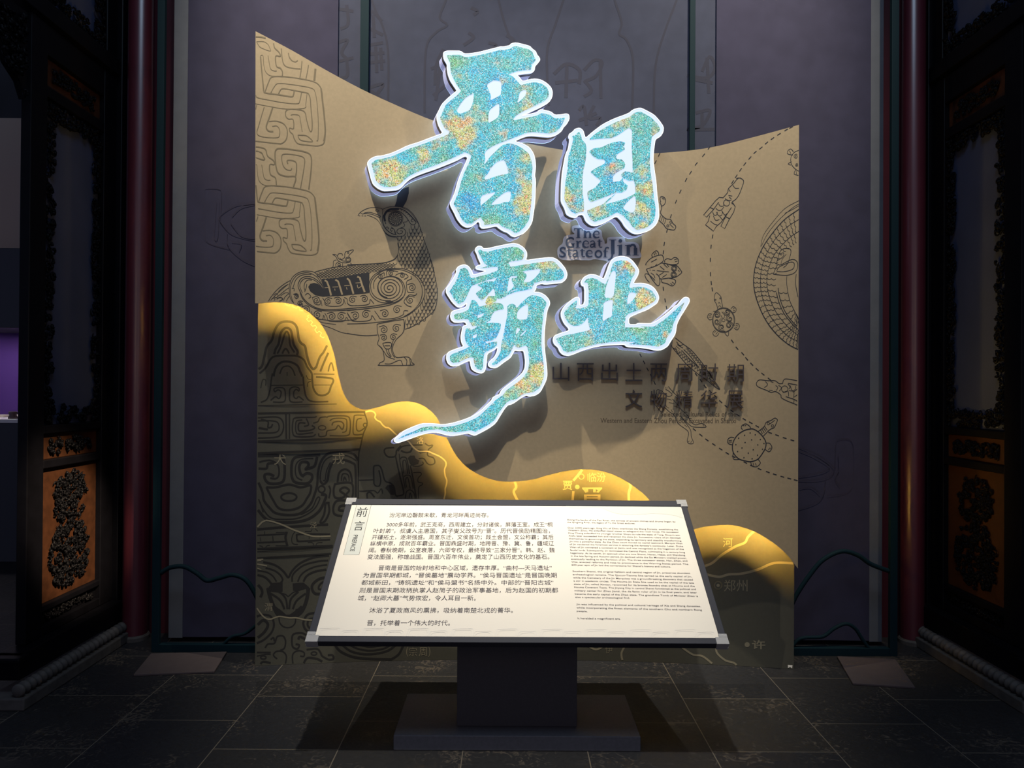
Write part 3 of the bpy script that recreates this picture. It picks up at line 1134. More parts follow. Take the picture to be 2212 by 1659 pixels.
NECK = P('N1', '985,850 1010,960 830,1020 850,1100 860,1200 850,1320 820,1420 860,1500 1000,1560 1130,1659 N3 950,150 1100,290 1170,420 '
         '1190,560 1130,680 1000,800 890,880 880,1000 1100,920 1220,830 1300,720 1330,600 1330,420 1300,250 1260,80 N1 1440,1500 1380,1350 1310,1150 1230,920 1180,810 1080,800')
scales(mb, NECK, 8.2, 10.5, UP, 1.05)
BACK = P('N2', '920,490 1240,400 1500,372 N3 130,80 430,62 600,55 720,60 700,120 560,140 440,180 330,190 150,215 N2 1440,548 1100,580 1030,580')
scales(mb, BACK, 7.5, 3.6, UP, 0.9, ang=-0.1)
lines(mb, 'N2', UP, 10, '''
520,1020 470,930 455,800 460,700 500,590 580,510 690,465 800,460 900,480 970,540 1020,610 1070,740
540,1040 500,950 475,830 480,730 520,620 600,530 700,495 800,490 900,530 980,600 1050,720
520,760 540,700 570,620 640,550 740,520 850,520
12|660,850 620,760 615,690 660,600 740,560 850,565 950,620 1030,700 1080,790
690,850 645,740 660,660 720,600 800,590 900,620 990,690 1060,780
12|660,850 720,960 830,1060 980,1130 1150,1150 1400,1140 1659,1120
11|640,800 680,930 780,1050 920,1130 1100,1170 1400,1165 1659,1145
740,820 720,740 740,660 790,620 860,620
770,690 760,750 730,830
500,770 540,770 540,820
740,890 780,860 820,880 840,920 800,950
540,880 590,880 610,930 570,960
600,1040 640,1060 690,1040 690,1090
470,630 350,700 220,810 130,920 80,1000
8|150,960 220,880 330,780 440,690
8|230,930 300,870 400,790 450,760
8|260,830 330,760 420,700
8|300,900 380,850 440,850
8|350,990 380,920 450,860
8|400,1000 440,930 470,910
8|120,990 160,940 200,960 180,990
14|230,960 290,930 340,960 280,1000
10|910,480 1000,450 1240,395 1450,370 1659,350
8|930,1350 1100,1390 1290,1415
8|1000,1410 1200,1480 1400,1560 1659,1605
9|930,1300 1060,1330 1300,1350 1659,1330
10|1230,160 1290,200 1320,260 1380,300 1480,310 1545,290 1555,240 1520,190 1560,140 1600,100 1600,80 1560,85 1520,100 1470,110 1450,150 1450,200 1420,240 1360,250 1320,200 1340,150 1400,150 1410,180
8|1240,160 1300,170 1340,240
9|1300,260 1250,280 1240,380 1200,400
9|1340,290 1290,330 1290,380
9|1410,320 1410,370
9|1550,310 1580,345
8|1320,380 1360,350 1380,380
9|1360,220 1400,270 1460,280
''')
for (x, y, r) in ((1505, 255, 46), (1505, 255, 28), (1510, 130, 14), (215, 900, 36), (1350, 345, 26)):
    ring(mb, *P('N2', '%d,%d' % (x, y))[0], r / 8.295, 1.0, UP, n=14)
DARKB = P('N2', '795,745 830,690 900,672 970,690 1030,740 1085,800 1060,700 1030,600 1240,590 1440,555 N3 150,222 330,195 330,500 0,535 '
          'N2 1400,900 1200,910 1050,915 920,890 830,820')
fill(mb, DARKB, UP)
lines(mb, 'N3', UP, 9, '''
0,965 200,960 400,945 600,920 820,870 960,800 1090,680 1150,560 1160,470 1140,370 1080,280 980,200 860,145 720,135 580,150 450,200 370,270 330,360 330,450 360,540 450,620 560,650 680,635
840,860 980,770 1080,650 1120,520 1110,400 1050,290 950,210 820,160 680,150 540,170 420,250 355,350 360,470 420,560 530,610 650,615
11|0,735 300,710 560,670 740,630 840,560
11|0,765 300,735 600,690 780,620 860,520 860,420 820,330 740,270 640,255 540,280 470,350 465,450 510,530 600,575
400,440 395,360 420,300 480,240 550,200 550,250
0,1105 150,1130 300,1140 450,1130
9|0,80 200,72 450,62 600,40 680,10
445,980 450,1080 475,1180 455,1265 520,1330 545,1420 550,1510 490,1545 480,1570 500,1585 970,1580 965,1540 940,1480 880,1455 740,1465 690,1400 680,1310 730,1200 830,1100 860,1000 845,910 820,900 600,935 460,965 445,980
480,1290 550,1380 600,1450 710,1495
530,1255 600,1240 660,1255 640,1330 570,1330 530,1255
690,1200 665,1310 670,1400 710,1470
580,1340 600,1400 650,1460
610,1340 630,1400 660,1450
560,1290 640,1290
850,920 840,1080 740,1190
560,1560 650,1560 740,1520 800,1510 830,1580
850,1460 890,1510 885,1580
935,1490 945,1580
865,1045 980,1000 1100,930 1230,830 1310,740 1340,620 1345,480 1330,360 1290,180 1240,0
590,240 590,180 650,165 760,185
720,240 780,210 870,220 910,260 850,300
950,250 960,290 890,330 890,430 910,490 1000,490
1040,510 1010,540 930,530 870,590 850,640 900,690 960,710
''')
sp = []
c = P('N3', '632,432')[0]
for i in range(100):
    t = i / 99
    a = 2 * math.pi * 4.2 * t + 0.6
    r = (12 + 205 * t) / 6.914
    sp.append((c[0] + r * math.cos(a) * (1.0 if t < 0.9 else 1.0), c[1] + r * math.sin(a) * 0.93))
stroke(mb, sp, 1.5, UP, smooth=False)
for row, r in (('N2 940,980 N2 1150,1000 N2 1330,990 N2 1590,970 N3 255,590', 8.2),
               ('N2 760,1150 N2 960,1240 N2 1215,1270 N2 1385,1270 N2 1640,1260 N3 280,820 N3 560,810 N3 745,750', 9.0),
               ('N3 490,258 N3 655,210 N3 820,240', 6.0), ('N3 965,420 N3 940,610 N3 545,1050 N3 735,1030', 9.0),
               ('N3 545,1170 N3 690,1160', 7.5), ('N2 580,910 N2 650,1040', 6.0)):
    for k, q in enumerate(P('N2', row)):
        s = 1 if k % 2 else -1
        stroke(mb, curl(q[0], q[1], r, 1.75, (0.5 if s > 0 else 2.6), s), 1.25, UP, smooth=False)
lines(mb, 'N2', UP, 9, '''
1050,940 1090,1000 1100,1060 1200,1090 1350,1085 1420,1040 1430,960 1460,1050
870,940 910,1040 1000,1060 1020,980 1040,1080
1440,930 1490,960 1500,1040 1560,1080 1659,1075
1090,1210 1130,1280 1160,1350 1300,1365 1430,1355 1480,1290 1520,1350
850,1180 880,1270 950,1320 1050,1320 1070,1250 1100,1330
1490,1200 1540,1280 1580,1350 1659,1360
''')
lines(mb, 'N3', UP, 9, '''
0,650 60,690 250,685 330,660 345,600 400,665
0,800 40,870 100,920 250,925 350,900 370,840 420,910
410,770 460,840 510,890 700,880 830,830 850,770 910,770
''')
mb.build('bird_vessel_print', M['line_bird'], panel)
mb = MB()
UP2 = map_up(0.0009)
lines(mb, 'N2', UP2, 32, '''
!|1090,625 1130,650 1165,740 1205,898
!|1280,615 1330,645 1365,750 1405,885
!|1490,590 1530,625 1565,720 1605,868
12|1230,748 1335,742
12|1270,775 1275,810
12|1440,725 1540,718
12|1480,750 1490,795
12|1090,760 1160,755
''')
lines(mb, 'N3', UP2, 28, '''
!|150,260 188,275 222,385 262,490
10|125,355 200,350
10|150,380 165,430 215,400
''')
mb.build('bird_wing_bar_print', M['tan'], panel)

# ---- dashed orbits
mb = MB()


def dashes(pts):
    for i, p in enumerate(pts):
        a, b = pts[max(0, i - 1)], pts[min(len(pts) - 1, i + 1)]
        l = math.hypot(b[0] - a[0], b[1] - a[1])
        ux, uy = (b[0] - a[0]) / l, (b[1] - a[1]) / l
        hl = 4.2
        stroke(mb, [(p[0] - ux * hl, p[1] - uy * hl), (p[0] + ux * hl, p[1] + uy * hl)], 1.9, UP)


for s in ('1424,334 1416,350',
          '1532,319 1520,335 1504,354 1491.7,373 1482,388.5 1469.7,413.6 1460.3,435.5 1449.3,467 1441,498 1435,526.5 1433,545',
          '1433,623.6 1436.8,648.7 1440,665', '1383.8,767.6 1391.4,782.8 1399,798 1406.6,811.9 1414,827',
          '1500,928 1514,939.7 1527,950 1542,960 1557,970 1571,979 1585,986.6', '1610,999 1624,1006 1640.8,1013 1658.5,1019.5 1673.7,1024.6 1690,1029.6 1705,1033.4 1719,1037',
          '1709,275 1698.5,280.4 1682.9,289.8 1668.8,299 1656,308.6 1643.7,319.6 1631,329 1620,341 1609,354 1599.8,366.6 1590.4,380.7 1582.6,393',
          '1539.3,510.8 1536,532.7 1534.6,561 1535,592 1536.5,611 1538.7,625', '1582,737 1592,752 1604.5,764 1613,775 1624,786.6 1635.7,798 1648,808 1662,818.7',
          '1504,809 1514,822 1523,834.7 1535,846 1545.8,856 1557,867.6 1568.6,877.7 1581,887.8 1594,896.7 1607.8,905.6 1621.8,913 1635.7,920.8',
          '1663.5,934.7 1678.7,940 1695,946 1711.6,951'):
    mb = MB()
    dashes(P('P', s))
    mb.build('dashed_orbit_print', M['line_black'], panel)

# ---- small animals
mb = MB()
lines(mb, 'Q1', UP, 9, '''
100,1305 95,1285 170,1210 290,1170 325,1200 320,1255 240,1310 130,1350 100,1360
165,1265 240,1225
180,1200 175,1160 230,1115 260,1140 262,1180
7|200,1150 215,1175
7|218,1135 235,1162
100,1360 130,1420 180,1500 250,1580 280,1540 270,1460 230,1420
80,1440 90,1422 120,1425 160,1455 215,1510
80,1440 100,1490 140,1535
290,1275 380,1290 440,1310 500,1310 560,1380 565,1410 500,1460 440,1475 380,1480 300,1490 275,1480
345,1270 345,1240 380,1220 430,1230 470,1205 510,1215 530,1260 510,1290 440,1300 380,1290
7|470,1235 505,1225
7|480,1260 515,1252
300,1500 310,1535 370,1550 430,1580 460,1575 490,1530 470,1495 400,1480
7|420,1545 445,1570
7|440,1530 470,1550
7|330,1290 380,1340
7|370,1290 400,1330
7|280,1320 340,1370
7|140,1370 160,1372
7|180,1374 215,1376
7|240,1378 330,1390 400,1395
7|270,1440 330,1400
7|310,1470 370,1430
7|520,1370 540,1390
7|160,1330 200,1330 240,1290
7|160,1410 200,1440 215,1480
''')
for (x, y) in ((470, 1350), (462, 1432)):
    for r in (22, 36):
        ring(mb, *P('Q1', '%d,%d' % (x, y))[0], r / 6.145, 1.3, UP, n=16)
mb.build('frog_print', M['line_black'], panel)
mb = MB()
lines(mb, 'Q1', UP, 9, '''
290,470 282,420 300,395 340,410 355,450 340,500 300,525
7|305,405 320,430
7|325,410 338,440
280,470 305,540 290,620 360,690 420,700 450,750 490,790 480,830 450,840 370,820 330,770 265,710
7|290,650 275,700
7|312,665 297,718
7|334,683 319,738
7|356,700 341,758
7|410,760 460,810
''')
for (x, y) in ((425, 735), (385, 785)):
    ring(mb, *P('Q1', '%d,%d' % (x, y))[0], 15 / 6.145, 1.2, UP, n=12)
mb.build('lizard_print', M['line_black'], panel)
mb = MB()
lines(mb, 'Q1', UP, 9, '''
!|1115,412 1070,405 1020,450 945,540 860,640 900,668 990,570 1060,470
945,540 1000,565
!|940,650 925,720 885,770 990,855 1030,790 1090,740 1160,640
!|1245,475 1280,530 1260,600 1200,700 1140,820 1090,790 1150,660 1230,540
1150,660 1205,690
1115,415 1180,340 1190,290 1260,220 1310,160 1352,148
7|1060,490 1080,520 1120,520 1130,470
7|1020,550 1060,580 1100,570 1130,530
7|980,600 1000,640 1030,640 1045,600
7|1030,600 1060,650 1100,640 1110,600
7|1100,580 1140,640 1170,620
7|1070,650 1110,700 1150,680
7|990,650 1020,710 1070,700
7|950,720 1000,760 1040,770
7|1250,245 1280,285 1330,285
7|1145,420 1180,450 1230,440
7|1190,380 1240,390
7|1200,400 1230,430
7|1195,300 1215,330
''')
ring(mb, *P('Q1', '1165,480')[0], 42 / 6.145, 1.2, UP, n=12)
lines(mb, 'R', UP, 5, '735,400 752,396 772,402 786,420 775,460 755,510 735,540 705,565 720,580')
mb.build('scaled_figure_print', M['line_black'], panel)
mb = MB()
lines(mb, 'Q5', UP, 9, '''
900,240 850,245 790,205 700,205 580,195 540,230 540,270 580,300 680,340 740,365 800,355 870,400 880,440 950,480 1050,520 1098,542
895,250 910,200 950,180 1098,205
970,240 1098,265
940,425 1050,460 1098,488
7|660,215 690,260 645,300
7|800,270 830,300 810,340
7|840,270 880,300 850,350
7|730,215 770,230
7|710,335 760,340
7|970,250 1000,290 980,320
7|1000,270 1030,340 1075,320 1075,280
7|900,370 970,350 980,420
7|980,340 1050,360 1045,440
7|1050,360 1098,320
7|1055,430 1098,400
7|1055,460 1050,520
''')
ring(mb, *P('Q5', '925,320')[0], 44 / 6.379, 1.2, UP, n=12)
mb.build('scaled_figure_print', M['line_black'], panel)
mb = MB()
cq = P('Q2', '615,990')[0]
ring(mb, cq[0], cq[1], 24.2, 1.2, UP, ry=26.8, n=40)
ring(mb, cq[0], cq[1], 22.6, 0.8, UP, ry=25.2, n=40)
lines(mb, 'Q2', UP, 11, '''
490,760 470,660 425,580 420,500 440,430 470,410 510,440 560,500 575,600 600,730
370,865 310,855 275,920 320,980 375,970
770,750 815,705 875,740 870,810 800,835
870,1065 930,1070 950,1130 900,1195 835,1150
440,1195 390,1250 410,1310 470,1325 520,1265
640,1260 690,1320 720,1300 720,1240
8|300,890 360,900
8|295,925 360,930
8|810,755 845,740
8|815,790 855,785
8|870,1100 930,1115
8|860,1130 910,1160
8|420,1250 460,1215
8|450,1290 490,1240
8|560,880 580,930 610,950 640,910 630,860
8|600,960 580,1000 620,1020 650,990 620,960
8|500,650 520,610 550,650
8|500,720 530,680 570,720
''')
for (x, y) in ((445, 560), (545, 530)):
    ring(mb, *P('Q2', '%d,%d' % (x, y))[0], 1.4, 0.9, UP, n=10)
for k, (x, y) in enumerate(((475, 880), (690, 815), (480, 1020), (745, 960), (575, 1140), (735, 1100))):
    q = P('Q2', '%d,%d' % (x, y))[0]
    for rr in (8.8, 6.0):
        stroke(mb, curl(q[0], q[1], rr, 1.3, 0.8 * k, 1 if k % 2 else -1), 1.0, UP, smooth=False)
mb.build('ornate_turtle_print', M['line_bird'], panel)
mb = MB()
lines(mb, 'Q3', UP, 4, '''
434,85 400,100 375,140 380,190 410,225 434,240
390,120 350,110 355,85 375,75 395,95
380,170 355,185 375,195
410,230 400,260 432,272
2.5|365,85 375,110
2.5|415,240 418,262
''')
for (x, y, r) in ((413, 130, 5.2), (420, 195, 3.6)):
    q = P('Q3', '%d,%d' % (x, y))[0]
    stroke(mb, curl(q[0], q[1], r, 1.8, 0.3, 1, False), 0.9, UP, smooth=False)
mb.build('ornate_turtle_print', M['line_bird'], panel)
mb = MB()
lines(mb, 'Q5', UP, 13, '''
@|460,870 370,890 280,950 220,1040 205,1130 225,1210 290,1280 380,1310 460,1320 550,1290 610,1220 660,1130 665,1050 620,970 560,910 500,875
9|560,905 640,840 670,780 740,750 790,720 825,745 810,790 780,850 720,880 630,970
9|325,855 340,820 390,800 440,830 460,865
9|325,855 345,880
9|230,990 180,985 140,1020 150,1070 210,1090
9|670,1065 720,1070 750,1130 710,1185 655,1150
9|455,1325 480,1380 540,1390 590,1340 560,1290
9|215,1200 220,1285 300,1290
7|350,830 370,815
7|375,830 395,815
7|150,1030 200,1025
7|150,1050 200,1050
7|700,1160 720,1130
7|725,1150 740,1125
7|490,1340 500,1375
7|520,1340 535,1375
8|590,880 620,940
8|610,865 645,925
8|630,850 665,905
8|650,835 685,890
7|720,800 790,750
''')
for (x, y) in ((700, 795), (757, 827)):
    ring(mb, *P('Q5', '%d,%d' % (x, y))[0], 2.6, 1.1, UP, n=12)
for q in P('Q5', '450,925 520,950 372,958 292,998 470,1020 590,1015 380,1057 640,1070 253,1087 555,1090 337,1132 620,1150 492,1157 277,1182 424,1203 550,1232 364,1267 477,1280'):
    fill(mb, circle(q[0], q[1], 1.4, 8), UP)
mb.build('dotted_turtle_print', M['line_black'], panel)
mb = MB()
lines(mb, 'Q4', UP, 8, '''
390,65 500,150 620,240 740,380 830,500 920,640 1000,750 1025,805 950,760 850,680 740,600 640,520 540,430 440,310 370,230 330,170
510,230 600,320 720,480
480,240 600,370 730,490
880,650 960,720 1015,800
410,120 450,170 500,160
420,160 500,210
360,210 410,240 400,270
5|400,180 460,230
5|390,200 440,300
5|890,690 980,770
''')
for k in range(13):
    t = k / 12
    a = (420 + 430 * t, 285 + 370 * t)
    stroke(mb, P('Q4', '%f,%f %f,%f' % (a[0] - 10, a[1] + 10, a[0] + 62, a[1] - 25)), 0.8, UP)
    stroke(mb, P('Q4', '%f,%f %f,%f' % (a[0] + 20, a[1] - 45, a[0] + 45, a[1] + 35)), 0.8, UP)
    b = (540 + 330 * t, 200 + 390 * t)
    stroke(mb, P('Q4', '%f,%f %f,%f' % (b[0] - 5, b[1] + 25, b[0] + 58, b[1] + 15)), 0.8, UP)
    stroke(mb, P('Q4', '%f,%f %f,%f' % (b[0] + 10, b[1] - 15, b[0] + 35, b[1] + 55)), 0.8, UP)
mb.build('patterned_tail_print', M['line_black'], panel)
mb = MB()
lines(mb, 'Q4', UP, 7, '''
290,760 340,820 420,900
250,800 300,830 345,880 280,900 200,830 130,810 110,900 120,980 200,1060
60,960 120,1050 200,1130 230,1060 300,1120 380,1180 430,1290 560,1390 580,1450 560,1540 590,1580 650,1570 620,1480 610,1390 560,1310 470,1190
350,940 420,1020 480,1100 560,1170 620,1270 680,1310 770,1290 830,1330 810,1345 700,1345 620,1330 540,1260 460,1180
120,850 150,940 190,1060
200,840 160,920 130,990
5|270,940 310,945 340,960
5|300,990 340,1000 380,1010
5|360,1040 400,1050 440,1070
5|250,1010 265,1050 300,1070
5|330,1090 350,1130
5|540,1200 580,1210 600,1250
5|460,1220 500,1240
5|520,1310 560,1340
5|570,1560 590,1540
5|610,1570 625,1540
5|785,1300 800,1330
5|240,790 255,770
5|265,790 275,770
''')
mb.build('frog_man_print', M['line_black'], panel)

# ---- coiled dragon at the right edge
mb = MB()
R1 = catmull(P('Q3', '435,525 330,600 240,700 160,820 110,950 97,1080 120,1200 180,1340 260,1450 350,1530 428,1572'), 10)
R2 = catmull(P('Q3', '435,600 350,655 260,745 192,860 156,970 148,1080 163,1185 215,1312 300,1422 365,1480 428,1510'), 10)
R3 = catmull(P('Q3', '435,690 380,725 310,790 245,875 206,980 196,1080 218,1190 272,1305 350,1400 390,1435 428,1465'), 10)
R4 = catmull(P('Q3', '435,760 400,790 350,830 290,890 272,980 262,1090 280,1200 322,1300 380,1375 400,1395 428,1420'), 10)
R5 = catmull(P('Q3', '435,830 420,850 395,900 365,950 347,1010 345,1090 365,1200 395,1270 410,1300 420,1315 428,1330'), 10)
stroke(mb, R1, 1.8, UP, smooth=False)
stroke(mb, R2, 1.0, UP, smooth=False)
stroke(mb, R3, 1.0, UP, smooth=False)
stroke(mb, R4[55:], 1.5, UP, smooth=False)
stroke(mb, [(p[0] + 4.6, p[1]) for p in R4[52:-8]], 1.5, UP, smooth=False)
stroke(mb, R5[42:], 1.0, UP, smooth=False)


def scallop(a, b, step, i0=3, i1=999):
    n = min(len(a), len(b))
    for i in range(i0, min(n, i1), step):
        p, q = a[i], b[i]
        dx, dy = q[0] - p[0], q[1] - p[1]
        j = min(n - 1, i + 2)
        tx, ty = a[j][0] - p[0], a[j][1] - p[1]
        l = math.hypot(tx, ty) or 1
        tx, ty = tx / l * 2.6, ty / l * 2.6
        pts = [p]
        for k in range(1, 9):
            t = k / 8
            s = abs(math.sin(2 * math.pi * t))
            pts.append((p[0] + dx * t + tx * s, p[1] + dy * t + ty * s))
        stroke(mb, pts, 1.0, UP, smooth=False)


scallop(R1, R2, 3, 4)
scallop(R2, R3, 3, 4)
scallop(R3, R4, 4, 6)
scallop([(p[0] + 5, p[1]) for p in R4], R5, 5, 55)
lines(mb, 'Q3', UP, 4, '''
3|150,805 170,720 240,620 330,520 435,460
3|155,800 200,710 280,610 380,520 435,485
3|330,555 380,530 435,498
415,1010 410,1080 428,1180
265,940 290,850 320,820 365,820 375,850 350,930 320,960
290,860 320,850 315,880 270,910
245,1005 275,940 300,940 380,900 420,915 425,960 400,1000 340,1018 245,1010
270,985 290,955 370,920 400,930 390,970 330,990 270,990
3|300,940 310,900 340,860
''')
mb.build('coiled_dragon_print', M['line_black'], panel)

# ---- flat English subtitle
mb = MB()
glyph_px(mb, 'Selected Cultural Relics of the', *P('S', '1298,531')[0], 643 / 3.95, 40 / 3.95, UP, bold=0.008)
glyph_px(mb, 'Western and Eastern Zhou Periods Excavated in Shanxi', *P('S', '1041,586')[0], 1158 / 3.95, 44 / 3.95, UP, bold=0.008)
mb.build('english_subtitle_print', M['sub_print'], panel)

# ================================================================ raised title lettering
CN1 = [('山', 125, 170, 'leftmost of the upper row'), ('西', 333, 172, 'second from the left in the upper row'),
       ('出', 540, 170, 'third from the left in the upper row'), ('土', 747, 172, 'fourth from the left in the upper row'),
       ('两', 960, 174, 'fifth from the left in the upper row'), ('周', 1175, 177, 'third from the right in the upper row'),
       ('时', 1395, 175, 'second from the right in the upper row'), ('期', 1615, 180, 'rightmost of the upper row'),
       ('文', 747, 398, 'leftmost of the lower row'), ('物', 957, 400, 'second from the left in the lower row'),
       ('精', 1178, 402, 'middle of the lower row'), ('华', 1390, 404, 'second from the right in the lower row'),
       ('展', 1612, 405, 'rightmost of the lower row')]
for ch, x, y, where in CN1:
    q = P('S', '%d,%d' % (x, y))[0]
    mb = MB()
    glyph_px(mb, ch, q[0], q[1], 36.5, 38.5, None, extrude=0.5,
             mapz=lambda px, py, z: _cast(px, py, y_up, 0.005 + 0.009 * (z + 0.5)), bold=-0.004)
    o = mb.build('raised_character', M['raised'])
    c0 = sum((v.co for v in o.data.vertices), Vector()) / len(o.data.vertices)
    o.data.transform(Matrix.Translation(-c0))
    o.location = c0
    tag(o, 'dark raised character %s, %s of the subtitle' % (ch, where), 'sign lettering', 'raised subtitle characters')

tp = thing('english_title_plate', tuple(_cast(1295, 560, y_up, 0.02)),
           'grey plate with raised slate blue English title between the glowing characters', 'sign')
PLATE = P('K', '450,120 470,80 560,66 700,66 900,120 1050,150 1100,180 1110,250 1120,340 1170,420 1165,470 1220,462 1222,400 1215,360 1240,325 '
          '1400,316 1580,320 1610,350 1620,430 1720,424 1830,430 1920,490 1930,640 1970,700 1960,770 1850,782 1400,782 1340,850 1240,870 1180,835 1060,818 '
          '950,800 850,828 750,825 650,826 550,808 450,828 350,828 200,805 145,740 135,580 200,500 255,470 270,330 350,280 500,262 515,245 460,210')
mb = MB()
pl = soften(PLATE, 0.25)
fill(mb, pl, map_up(0.020))
wall(mb, pl, map_up(0.020), map_up(0.002))
mb.build('plate', M['plate'], tp)
mb = MB()
TT = map_up(0.0245)
k = CROP['K'][2]


def glyph(text):
    lines(mb, 'K', TT, 44, text)


def e_(x0, y0, x1, y1):
    w, h = x1 - x0, y1 - y0
    X = lambda a: x0 + a * w
    Y = lambda b: y0 + b * h
    glyph('%d|%f,%f %f,%f' % (12, X(.12), Y(.46), X(.98), Y(.46)))
    pts = ' '.join('%f,%f' % (X(a), Y(b)) for a, b in ((.96, .46), (.9, .18), (.6, .04), (.3, .14), (.14, .46), (.24, .8), (.58, .95), (1.0, .86)))
    p = catmull(P('K', pts), 5)
    stroke(mb, p, [w * .12 / k, w * .14 / k, w * .16 / k, w * .22 / k, w * .30 / k, w * .28 / k, w * .18 / k, w * .1 / k], TT, smooth=False)


def t_(x0, y0, x1, y1):
    w, h = x1 - x0, y1 - y0
    xm = x0 + .45 * w
    glyph('%f|%f,%f %f,%f %f,%f\n' % (w * .36, xm, y0 + .04 * h, xm, y0 + .5 * h, xm, y0 + .82 * h))
    glyph('%f|%f,%f %f,%f %f,%f\n' % (w * .2, xm + w * .02, y0 + .84 * h, x0 + .65 * w, y0 + .95 * h, x1, y0 + .93 * h))
    glyph('14|%f,%f %f,%f' % (x0, y0 + .24 * h, x1, y0 + .24 * h))


def a_(x0, y0, x1, y1):
    w, h = x1 - x0, y1 - y0
    X = lambda a: x0 + a * w
    Y = lambda b: y0 + b * h
    glyph('%f|%f,%f %f,%f' % (w * .32, X(.72), Y(.3), X(.72), Y(.93)))
    glyph('%f|%f,%f %f,%f %f,%f %f,%f' % (w * .15, X(.1), Y(.2), X(.35), Y(.05), X(.65), Y(.08), X(.74), Y(.32)))
    glyph('%f|%f,%f %f,%f %f,%f %f,%f %f,%f' % (w * .2, X(.7), Y(.48), X(.3), Y(.54), X(.12), Y(.74), X(.3), Y(.93), X(.62), Y(.84)))
    glyph('14|%f,%f %f,%f' % (X(.7), Y(.95), X(1.0), Y(.93)))


glyph('''!52|600,135 600,335
!20|505,138 690,138
!14|513,130 510,182
!14|683,130 688,182
!14|545,337 640,337
!48|745,135 745,335
!12|705,137 750,137
!12|705,337 790,337
!42|852,240 852,335
!12|815,337 885,337
''')
glyph('26|765,228 800,205 838,212 852,245')
e_(908, 185, 1052, 345)
glyph('''40|492,365 460,345 410,345 355,380 340,445 360,515 420,545 490,535
!44|482,548 482,470
!14|435,465 522,465
!14|492,340 495,388
!46|580,415 580,548
!14|540,412 590,412
!12|538,548 637,548
24|602,440 628,415 660,415
!14|655,405 655,448''')
e_(680, 400, 822, 555)
a_(840, 400, 985, 555)
t_(1005, 368, 1115, 552)
glyph('''38|312,585 285,555 240,555 208,585 220,625 262,655 302,690 300,728 255,750 198,738
!14|315,542 312,600
!14|188,695 186,752''')
t_(345, 573, 447, 757)
a_(463, 605, 608, 760)
t_(632, 573, 738, 757)
e_(755, 605, 902, 757)
ring(mb, *P('K', '1034,690')[0], 66 / k, 36 / k, TT, ry=70 / k)
glyph('''!42|1180,600 1180,757
30|1182,605 1195,560 1230,548 1262,562
!14|1132,628 1240,628
!12|1132,760 1230,760
!76|1345,385 1345,690
36|1335,690 1328,745 1300,795 1245,825
!16|1268,384 1420,384
!72|1510,500 1510,705
!18|1440,508 1546,492
!14|1460,712 1560,712
!72|1680,500 1680,712
!18|1610,508 1716,492
!14|1622,714 1745,714
!72|1838,560 1838,712
!14|1770,714 1912,714''')
glyph('46|1715,530 1755,495 1810,500 1838,560')
fill(mb, circle(*P('K', '1510,405')[0], 40 / k, 18), TT)
mb.build('raised_lettering', M['title'], tp)
# ================================================================ prints on the lower panel
mb = MB()
lines(mb, 'M1', LO, 24, '''
40|62,1110 120,1060 160,900 200,740 280,640 320,500 380,390 450,345 540,335 630,360 690,440 720,620 760,690 820,740 850,880 890,1020 950,1110 1000,1080
38|320,870 340,790 390,700 420,540 470,460 530,440 590,480 620,620 640,720 700,820 690,880
30|370,860 420,760 460,640 490,540 525,500 560,560 580,720 650,840
30|450,860 480,800 510,780 545,820 560,860
32|80,1180 180,1090 260,950 340,900 540,890 700,900 800,960 860,1080 930,1180 940,1300 960,1430 1020,1520 1110,1540 1200,1500 1240,1400 1270,1270 1000,1240
36|310,1230 330,1130 380,1040 470,990 600,1000 700,1060 740,1150 780,1230
24|410,1190 440,1110 480,1070 560,1065 620,1120 660,1220
14|530,1160 530,1220
290,1180 270,1300 250,1450 200,1600 100,1650
28|790,1230 810,1440 850,1580 950,1640 1200,1640
18|270,1375 790,1370
22|260,1620 340,1560 390,1590 420,1560 430,1480 380,1450 330,1480 320,1430 400,1410 480,1430 500,1520 480,1640 300,1645
22|800,1620 720,1560 680,1590 640,1560 640,1480 680,1440 720,1470 720,1420 650,1400 580,1430 570,1520 590,1640 780,1645
14|970,1370 1240,1370
18|960,1190 1300,1195
36|1000,1090 1060,920 1120,840 1180,725
34|1070,1150 1130,1000 1200,845
24|1200,1150 1220,1060 1255,1010 1290,1140
16|100,1420 130,1290 180,1290 180,1380
14|840,1210 870,1270 920,1280
14|860,1400 870,1330 920,1310
''')
